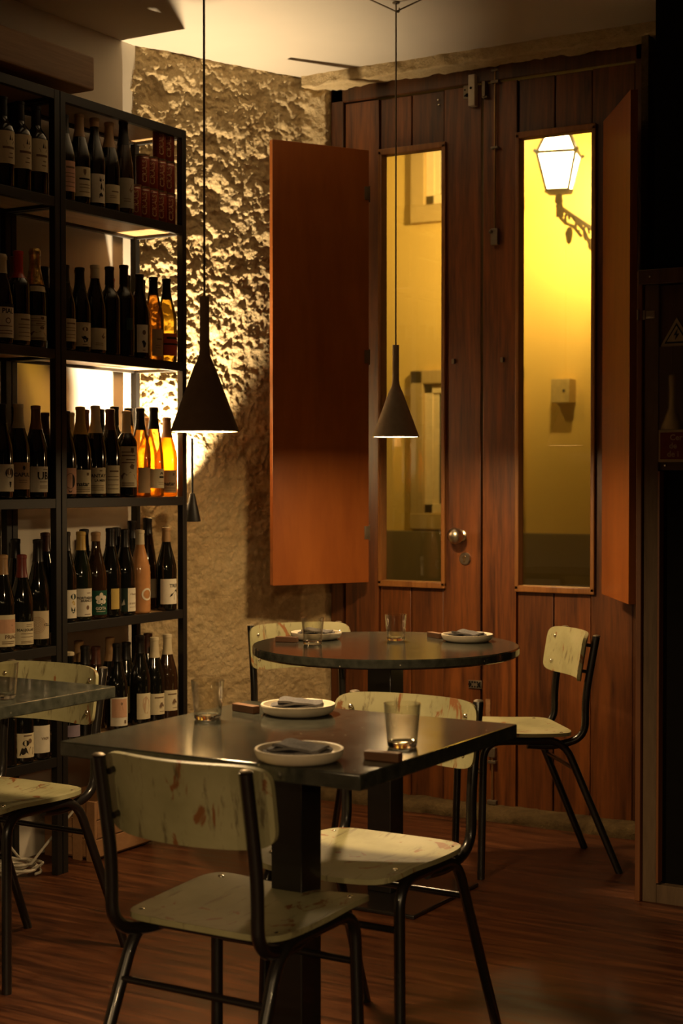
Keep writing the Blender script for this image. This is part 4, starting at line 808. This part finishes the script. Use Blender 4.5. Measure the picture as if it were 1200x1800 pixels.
# ---------------------------------------------------------------- PENDANT LAMPS
def pendant(loc, label, energy):
    root = thing('pendant_lamp', label, 'lamp', loc, 0, 'concrete pendant lamps over the tables')
    po = [(.0775, 0), (.0745, .008), (.023, .147), (.0165, .160), (.0128, .172), (.0112, .186), (.0108, .22), (.0108, .301)]
    pi = [(.0725, 0), (.069, .009), (.018, .145), (.008, .156), (0, .158)]
    b = MB(); b.lathe([(0, .301)] + po[::-1] + pi, n=40); sh = b.build('lamp_shade', MT['shade'], root, 40)
    b = MB(); b.tube([(0, 0, .30), (0, 0, CEIL - loc[2] - .03)], .0026, 8); b.build('cord', MT['cord'], root, 60)
    b = MB(); b.lathe([(0, .03), (.012, .033), (.016, .044), (.012, .056), (.008, .062), (.008, .11), (0, .11)], n=16); o = b.build('bulb', MT['bulb'], root, 60); o['label'] = 'glowing bulb inside the shade'
    b = MB(); zc = CEIL - loc[2]; b.tube(fillet([(0, 0, zc), (0, 0, zc - .03), (.012, 0, zc - .035), (.012, 0, zc - .02)], .01, 4), .0025, 6); b.lathe([(0, zc - .004), (.012, zc - .004), (.012, zc), (0, zc)], n=12); b.build('ceiling_hook', MT['metal_dk'], root, 50)
    b = MB(); b.tube([(0, 0, zc - .03), (.10, -.008, zc - .008), (.52, -.04, zc - .006)], .0026, 6); b.tube([(0, 0, zc - .03), (-.046, -.098, zc - .008), (-.23, -.49, zc - .006)], .0026, 6); b.build('swagged_cord', MT['cord'], root, 60)
    disc('pendant_light', (loc[0], loc[1], loc[2] + .005), energy, WARM, .12)
    return root
pendant((-2.058, 2.847, 1.353), 'concrete cone pendant hanging in front of the rack, over the square table', 13)
pendant((-2.482, 4.498, 1.384), 'concrete cone pendant hanging in front of the door pane, over the round table', 12)
# ---------------------------------------------------------------- TABLES
def table_base(root, colw, z0=.70, plate=.42):
    b = MB(); h = colw / 2; b.box((-h, -h, .012), (h, h, .715), .003); b.build('column', MT['tube'], root, 20)
    b = MB(); p = plate / 2; b.box((-p, -p, 0), (p, p, .012), .004); b.build('base', MT['tube'], root, 20)
    b = MB(); b.box((-.17, -.17, .712), (.17, .17, .722), .002); b.build('under_plate', MT['tube'], root, 20)
def sq_table(x0, y0, x1, y1, label):
    cx, cy = (x0 + x1) / 2, (y0 + y1) / 2; root = thing('square_table', label, 'table', (cx, cy, 0), 0, 'square dark stone tables')
    b = MB(); b.box((x0 - cx, y0 - cy, .7215), (x1 - cx, y1 - cy, .75), .0025); b.build('tabletop', MT['top'], root, 20); table_base(root, .072); return root
sq_table(-1.979, 2.268, -1.319, 2.902, 'square dark stone table with two plates, two glasses and wooden rests')
sq_table(-3.42, 2.29, -2.388, 2.938, 'square dark stone table cut off by the picture edge')
rt = thing('round_table', 'round dark stone table set in front of the door', 'table', (-2.291, 4.090, 0))
b = MB(); b.lathe([(0, .7215), (.392, .7215), (.398, .725), (.400, .728), (.400, .746), (.397, .75), (0, .75)], n=96); b.build('tabletop', MT['top'], rt, 20); table_base(rt, .08)
# ---------------------------------------------------------------- CHAIRS
def rounded(u, v, hx, hy, r):
    # map unit square to rounded rectangle through superellipse scaling
    x, y = 2 * u - 1, 2 * v - 1
    m = max(abs(x), abs(y))
    if m < 1e-6: return 0.0, 0.0
    a = math.atan2(y, x); n = 7.0
    k = (abs(math.cos(a)) ** n + abs(math.sin(a)) ** n) ** (-1 / n)
    return hx * m * k * math.cos(a), hy * m * k * math.sin(a)
def slab(b, fn, nrm, th, n=18):
    # double-sided curved slab from fn(u,v)
    T = [[b.bm.verts.new(fn(i / n, j / n)) for j in range(n + 1)] for i in range(n + 1)]
    Bq = [[b.bm.verts.new(fn(i / n, j / n) - nrm * th) for j in range(n + 1)] for i in range(n + 1)]
    for i in range(n):
        for j in range(n):
            b.bm.faces.new((T[i][j], T[i + 1][j], T[i + 1][j + 1], T[i][j + 1])); b.bm.faces.new((Bq[i][j], Bq[i][j + 1], Bq[i + 1][j + 1], Bq[i + 1][j]))
    E = [(i, 0) for i in range(n)] + [(n, j) for j in range(n)] + [(i, n) for i in range(n, 0, -1)] + [(0, j) for j in range(n, 0, -1)]
    for (i, j), (k, l) in zip(E, E[1:] + E[:1]): b.bm.faces.new((T[i][j], T[k][l], Bq[k][l], Bq[i][j]))
def seat_pt(u, v):
    x, y = rounded(u, v, .180, .180, .05); y += .008
    w = x / .18; t = y / .172
    z = .452 - .010 * (1 - w * w) * (1 - max(0, -t) ** 2) + .006 * max(0, -t) ** 2
    if t > .45: z -= .010 * ((t - .45) / .55) ** 2
    return Vector((x * (1 - .04 * (t < 0) * -t), y, z + .008 * t))
def back_pt(u, v):
    x, z = rounded(u, v, .182, .077, .03)
    w = x / .182
    return Vector((x, -.226 + .048 * w * w - .16 * z, .682 + z * .98))
def make_chair(label):
    root = thing('school_chair', label, 'chair', (0, 0, 0), 0, 'pale green school chairs with black tube frames')
    b = MB(); slab(b, seat_pt, Vector((0, 0, 1)), .011); b.build('seat', MT['chair'], root, 50)
    b = MB(); slab(b, back_pt, Vector((0, 1, .15)).normalized(), .011); b.build('backrest', MT['chair'], root, 50)
    R = .0122
    for s in (-1, 1):
        f0, f1 = (s * .168, .135, .0), (s * .160, .125, .428); r1, r0 = (s * .158, -.135, .424), (s * .172, -.315, 0)
        full = fillet([f0, f1, r1, r0], .06, 7); k = len(full)
        b = MB(); b.tube(full[:8], R, 10); b.build('leg', MT['tube'], root, 60)
        b = MB(); b.tube(full[7:11] if k > 12 else full[7:-8], R, 10); b.build('seat_rail', MT['tube'], root, 60)
        b = MB(); b.tube(full[9:], R, 10); b.build('leg', MT['tube'], root, 60)
        bp = fillet([(s * .160, -.240, .750), (s * .160, -.205, .56), (s * .160, -.205, .43), (s * .150, -.10, .405), (s * .146, -.02, .412)], .055, 7)
        b = MB(); b.tube(bp, R, 10); b.build('back_post', MT['tube'], root, 60)
        b = MB(); b.lathe([(R * .9, 0), (R, .002), (R * .7, .005), (0, .006)], (s * .160, -.241, .750), n=10); b.build('post_cap', MT['metal_dk'], root, 60)
        for (y0, y1) in ((.131, .1), (-.20, -.2)): pass
    for (yy, zz, hx) in ((.129, .33, .160), (-.178, .33, .160)):
        b = MB(); b.tube([(-hx, yy, zz), (hx, yy, zz)], .0075, 8); b.build('stretcher', MT['tube'], root, 60)
    for (yy, zz) in ((.07, .422), (-.09, .412)):
        b = MB(); b.tube([(-.158, yy, zz), (.158, yy, zz)], .008, 8); b.build('seat_support', MT['tube'], root, 60)
    for s in (-1, 1):
        for yy in (.125, -.13):
            p = Vector((s * .150, yy, 0)); t = yy / .172; w = .150 / .18
            z = .452 - .010 * (1 - w * w) + (.006 * t * t if t < 0 else 0) - (.010 * ((t - .45) / .55) ** 2 if t > .45 else 0) + .008 * t
            b = MB(); b.lathe([(.0065, -.001), (.006, .002), (.003, .0035), (0, .004)], (p.x, p.y, z), n=10); b.build('screw', MT['screw'], root, 50)
        for dz in (.042, -.042):
            w = .148 / .182; M = Matrix.Translation((s * .148, -.226 + .048 * w * w - .16 * dz, .682 + dz * .98)) @ Matrix.Rotation(-PI / 2 + .15, 4, 'X')
            b = MB(); b.lathe([(.007, -.001), (.0065, .002), (.003, .004), (0, .0045)], n=10, M=M); b.build('screw', MT['screw'], root, 50)
            M2 = Matrix.Translation((s * .148, -.226 + .048 * w * w - .16 * dz - .010, .682 + dz * .98)) @ Matrix.Rotation(PI / 2 + .15, 4, 'X')
            b = MB(); b.lathe([(.006, -.004), (.006, .016), (0, .017)], n=8, M=M2); b.build('spacer', MT['tube'], root, 50)
    return root
ch = make_chair('worn green school chair seen from behind, nearest the camera')
CH = [((-1.655, 2.425, 0), 0.0, None), ((-1.682, 2.900, 0), PI, 'worn green chair tucked under the square table with its seat showing'),
      ((-2.795, 2.950, 0), PI, 'worn green chair behind the cut-off table, orange scuffs on its backrest'),
      ((-2.122, 4.600, 0), math.atan2(-.6, -.8) + 0.0, 'green chair by the plank door, its back turned to the electrical cupboard'),
      ((-2.68, 4.352, 0), 0, 'green chair against the stone wall behind the round table')]
def face(dx, dy): return math.atan2(dy, dx) - PI / 2
rots = [0.0, PI, PI, face(-.76, -.65), face(.80, -.60)]
for i, (loc, _r, lab) in enumerate(CH):
    o = ch if i == 0 else copy_tree(ch)
    o.location = loc; o.rotation_euler = (0, 0, rots[i])
    if lab: o['label'] = lab
# ---------------------------------------------------------------- TABLEWARE
def make_plate():
    root = thing('side_plate', 'x', 'plate', (0, 0, 0), 0, 'cream side plates on the tables')
    b = MB(); b.lathe([(0, .003), (.050, .003), (.053, 0), (.064, .0005), (.073, .005), (.0780, .013), (.0795, .0205), (.0783, .0222), (.0755, .0222), (.0738, .0205), (.0715, .013), (.066, .0085), (.058, .0075), (0, .007)], n=56); b.build('dish', MT['plate'], root, 50); return root
def make_napkin():
    b = MB(); n = 18
    for (hx, hy, z0, z1, ph, oy, ox) in ((.056, .036, .004, .009, 0, 0, 0), (.054, .034, .0095, .014, 1.7, .003, .003), (.047, .028, .0145, .019, 3.1, -.002, .008)):
        def f(u, v, zz): 
            x, y = rounded(u, v, hx, hy, .01)
            q = .0028 * math.sin(x * 55 + ph) + .002 * math.sin(y * 80 + x * 30 + ph * 2) - .05 * max(0, abs(x) - .04) * 1.0 + .0025 * noise.noise(Vector((x * 40, y * 40, ph)))
            return Vector((x + ox, y + oy, zz + q + .003))
        T = [[b.bm.verts.new(f(i / n, j / n, z1)) for j in range(n + 1)] for i in range(n + 1)]; Q = [[b.bm.verts.new(f(i / n, j / n, z0)) for j in range(n + 1)] for i in range(n + 1)]
        for i in range(n):
            for j in range(n):
                b.bm.faces.new((T[i][j], T[i + 1][j], T[i + 1][j + 1], T[i][j + 1])); b.bm.faces.new((Q[i][j], Q[i][j + 1], Q[i + 1][j + 1], Q[i + 1][j]))
        E = [(i, 0) for i in range(n)] + [(n, j) for j in range(n)] + [(i, n) for i in range(n, 0, -1)] + [(0, j) for j in range(n, 0, -1)]
        for (i, j), (k, l) in zip(E, E[1:] + E[:1]): b.bm.faces.new((T[i][j], T[k][l], Q[k][l], Q[i][j]))
    return tag(b.build('folded_napkin', MT['napkin'], smooth=60), 'x', 'napkin', 'grey folded napkins')
def make_glass():
    root = thing('water_glass', 'x', 'glass', (0, 0, 0), 0, 'water tumblers on the tables')
    b = MB(); b.lathe([(.0283, .011), (.0345, .080), (.0345, .0815), (.0332, .0815), (.0327, .080), (.0268, .0115)], n=44); b.build('wall', MT['thin'], root, 40)
    b = MB(); b.lathe([(0, .0015), (.020, .0), (.025, .0005), (.0275, .003), (.0282, .0108), (.0265, .0112), (.020, .0085), (0, .0075)], n=44); b.build('thick_base', MT['glass'], root, 60)
    return root
def make_rest():
    b = MB(); b.box((-.034, -.010, 0), (.034, .010, .016), .0015); return tag(b.build('cutlery_rest', MT['restwood'], smooth=20), 'x', 'cutlery rest', 'wooden cutlery rests on the tables')
pl, nk, gl_, rs = make_plate(), make_napkin(), make_glass(), make_rest()
TT = .7502
def put(src, first, loc, rz, label):
    o = src if first else (copy_tree(src))
    o.location = loc; o.rotation_euler = (0, 0, rz); o['label'] = label
PL = [((-1.480, 2.330), .1, 'cream side plate at the near edge of the square table', 'grey folded napkin on the near plate of the square table'),
      ((-1.775, 2.790), .5, 'cream side plate at the far edge of the square table', 'grey folded napkin on the far plate of the square table'),
      ((-2.555, 4.120), .3, 'cream side plate on the round table, behind a glass', 'grey folded napkin on the round table, seen behind a glass'),
      ((-2.125, 4.305), -.1, 'cream side plate on the round table, in front of the door', 'grey folded napkin on the round table, in front of the door')]
for i, ((x, y), rz, l1, l2) in enumerate(PL):
    put(pl, i == 0, (x, y, TT), rz, l1); put(nk, i == 0, (x - .004, y, TT + .0065), rz, l2)
GL = [((-1.390, 2.545), 'tumbler at the right end of the square table, beside a wooden rest'), ((-1.895, 2.630), 'tumbler at the square table corner nearest the racks'),
      ((-2.479, 3.978), 'tumbler on the round table in front of a plate'), ((-2.316, 4.200), 'tumbler alone at the middle of the round table'), ((-2.470, 2.640), 'tumbler on the table cut off by the picture edge')]
for i, ((x, y), l1) in enumerate(GL): put(gl_, i == 0, (x, y, TT), i * .7, l1)
RS = [((-1.352, 2.405), .06, 'dark wooden rest on the square table beside the plate and tumbler'), ((-1.885, 2.755), -.25, 'wooden rest on the square table behind the tumbler by the racks'),
      ((-2.585, 4.000), .25, 'wooden rest on the round table, left of its front tumbler'), ((-2.255, 4.345), -.5, 'wooden rest on the round table, beside the plate by the door')]
for i, ((x, y), rz, l1) in enumerate(RS): put(rs, i == 0, (x, y, TT), rz, l1)
# ---------------------------------------------------------------- ELECTRICAL CUPBOARD on the black wall
ec = thing('electrical_cupboard', 'dark wooden electrical cupboard with warning signs on the black wall', 'cupboard', (-1.60, 4.442, 0))
def eb(name, a, c, mat, bev=.002, parent=None):
    b = MB(); b.box((a[0] + 1.60, a[1] - 4.442, a[2]), (c[0] + 1.60, c[1] - 4.442, c[2]), bev); return b.build(name, MT[mat], parent or ec, 20)
eb('edge_strip', (-1.617, 4.392, 0), (-1.601, 4.440, 1.855), 'orange_edge')
eb('side_post', (-1.596, 4.40, .0), (-1.553, 4.441, 1.815), 'grey_post')
eb('inner_bead', (-1.553, 4.395, .06), (-1.546, 4.44, 1.27), 'orange_edge', .001)
eb('top_rail', (-1.612, 4.388, 1.815), (-1.10, 4.441, 1.858), 'frame_dk')
eb('sill', (-1.553, 4.40, .0), (-1.10, 4.441, .055), 'grey_post')
eb('lower_panel', (-1.546, 4.43, .055), (-1.10, 4.441, 1.275), 'void', 0)
dp = eb('cupboard_door', (-1.585, 4.412, 1.272), (-1.10, 4.432, 1.812), 'frame_dk')
eb('stile', (-1.592, 4.404, 1.272), (-1.562, 4.414, 1.812), 'frame_dk', .002, dp)
eb('screw', (-1.578, 4.384, 1.833), (-1.572, 4.389, 1.839), 'screw', .001, dp); eb('screw', (-1.536, 4.400, 1.283), (-1.530, 4.413, 1.289), 'screw', .001, dp)
b = MB(); b.tube([(-.012, -.052, 1.712), (-.012, -.052, 1.742)], .004, 8); b.box((-.016, -.045, 1.713), (.006, -.040, 1.741), .001); b.box((.008, -.045, 1.716), (.036, -.040, 1.738), .001); b.build('hinge', MT['metal'], ec, 40)
b = MB(); b.box((0, 0, 0), (.42, .005, .246)); mr = b.build('glass_panel', MT['mirror'], ec, 0, (.048, -.038, 1.386)); mr['label'] = 'reflective glass panel'; mr.rotation_euler = (0, 0, -.003)
def sign_poly(pts, y, mat, parent, name):
    b = MB(); b.prism([(x, z) for x, z in pts], y, y + .0012); return b.build(name, MT[mat], parent, 0)
tz, tx, hw = 1.628, .098, .052
sg = sign_poly([(tx - hw, tz), (tx + hw, tz), (tx, tz + .088)], -.0335, 'sign_beige', ec, 'warning_triangle')
ig = .3
sign_poly([(tx - hw * .70, tz + .013), (tx + hw * .70, tz + .013), (tx, tz + .072)], -.0345, 'sign_black', sg, 'black_border')
sign_poly([(tx - hw * .56, tz + .018), (tx + hw * .56, tz + .018), (tx, tz + .064)], -.0355, 'sign_beige', sg, 'triangle_field')
sign_poly([(tx + .004, tz + .056), (tx - .008, tz + .036), (tx - .001, tz + .037), (tx - .004, tz + .022), (tx + .009, tz + .041), (tx + .001, tz + .040)], -.0365, 'sign_black', sg, 'lightning_bolt')
b = MB(); b.box((.046, -.040, 1.296), (.20, -.036, 1.390), .001); rsn = b.build('warning_plate', MT['sign_beige'], ec, 20); rsn['label'] = 'red sign plate with a pale border and lettering'
b = MB(); b.box((.053, -.0412, 1.304), (.193, -.040, 1.382)); b.build('red_field', MT['sign_red'], rsn, 0)
b = MB()
for s, cx, cz in (('Cer', .090, 1.367), ('de', .088, 1.343), ('de i', .082, 1.319)):
    vs, fs = text_mesh(s, .024, True); mx = min(x for x, y in vs)
    V = [b.bm.verts.new((cx + x - mx - .008, -.0418, cz + y)) for x, y in vs]
    for f in fs:
        try: b.bm.faces.new([V[i] for i in f])
        except ValueError: pass
b.build('lettering', MT['sign_text'], rsn, 0)
# ---------------------------------------------------------------- LIGHTS of the room and street, plus added fill
spot('street_lantern_light', (-4.232, 9.95, 3.34), (0, 1, -.10), 300, 165, .3, (1.0, .80, .50), .08)
point('street_lantern_glow', (-4.232, 9.97, 3.34), 4, (1.0, .74, .32), .08)
spot('facade_fill_light', (-7.0, 6.4, 6.6), (2.2, 4.6, -4.0), 330, 80, .8, (1.0, .72, .28), .15)  # added lamp, out of view, to brighten the yellow facade evenly
# two more pendants of the dining room hang behind the camera
spot('pendant_or_glint_light', (.55, -.55, 1.50), (0, 0, -1), 80, 174, .3, WARM, .05)
spot('pendant_or_glint_light', (-1.55, -.6, 1.50), (0, 0, -1), 34, 174, .3, WARM, .05)
spot('pendant_or_glint_light', (1.3, .5, 1.48), (0, 0, -1), 22, 174, .3, WARM, .03)  # no known pendant: small spot added for glints on the bottles
spot('pendant_or_glint_light', (-.5, -1.3, 1.48), (0, 0, -1), 18, 174, .3, WARM, .03)  # second spot added only for bottle glints
w = bpy.data.worlds.new('night'); SC.world = w; w.use_nodes = True
w.node_tree.nodes['Background'].inputs[0].default_value = (1.0, .70, .40, 1); w.node_tree.nodes['Background'].inputs[1].default_value = .006
# ---------------------------------------------------------------- CAMERA
cd = bpy.data.cameras.new('camera'); cam = lk(bpy.data.objects.new('camera', cd))
cam.location = (0, 0, 1.25); cam.rotation_euler = (PI / 2 - math.atan(60 / 2750), 0, math.atan2(2750, 4600))
cd.sensor_fit = 'HORIZONTAL'; cd.sensor_width = 24; cd.lens = 2750 / 1200 * 24
cd.dof.use_dof = True; cd.dof.focus_distance = 4.3; cd.dof.aperture_fstop = 5.6
cd.clip_start = .05
SC.camera = cam
SC.view_settings.view_transform = 'Standard'; SC.view_settings.look = 'None'; SC.view_settings.gamma = 1.0; SC.view_settings.exposure = 0.0; SC.view_settings.use_curve_mapping = False
SC.cycles.use_denoising = True; SC.cycles.sample_clamp_indirect = 4.0
SC.cycles.max_bounces = 10; SC.cycles.transparent_max_bounces = 16
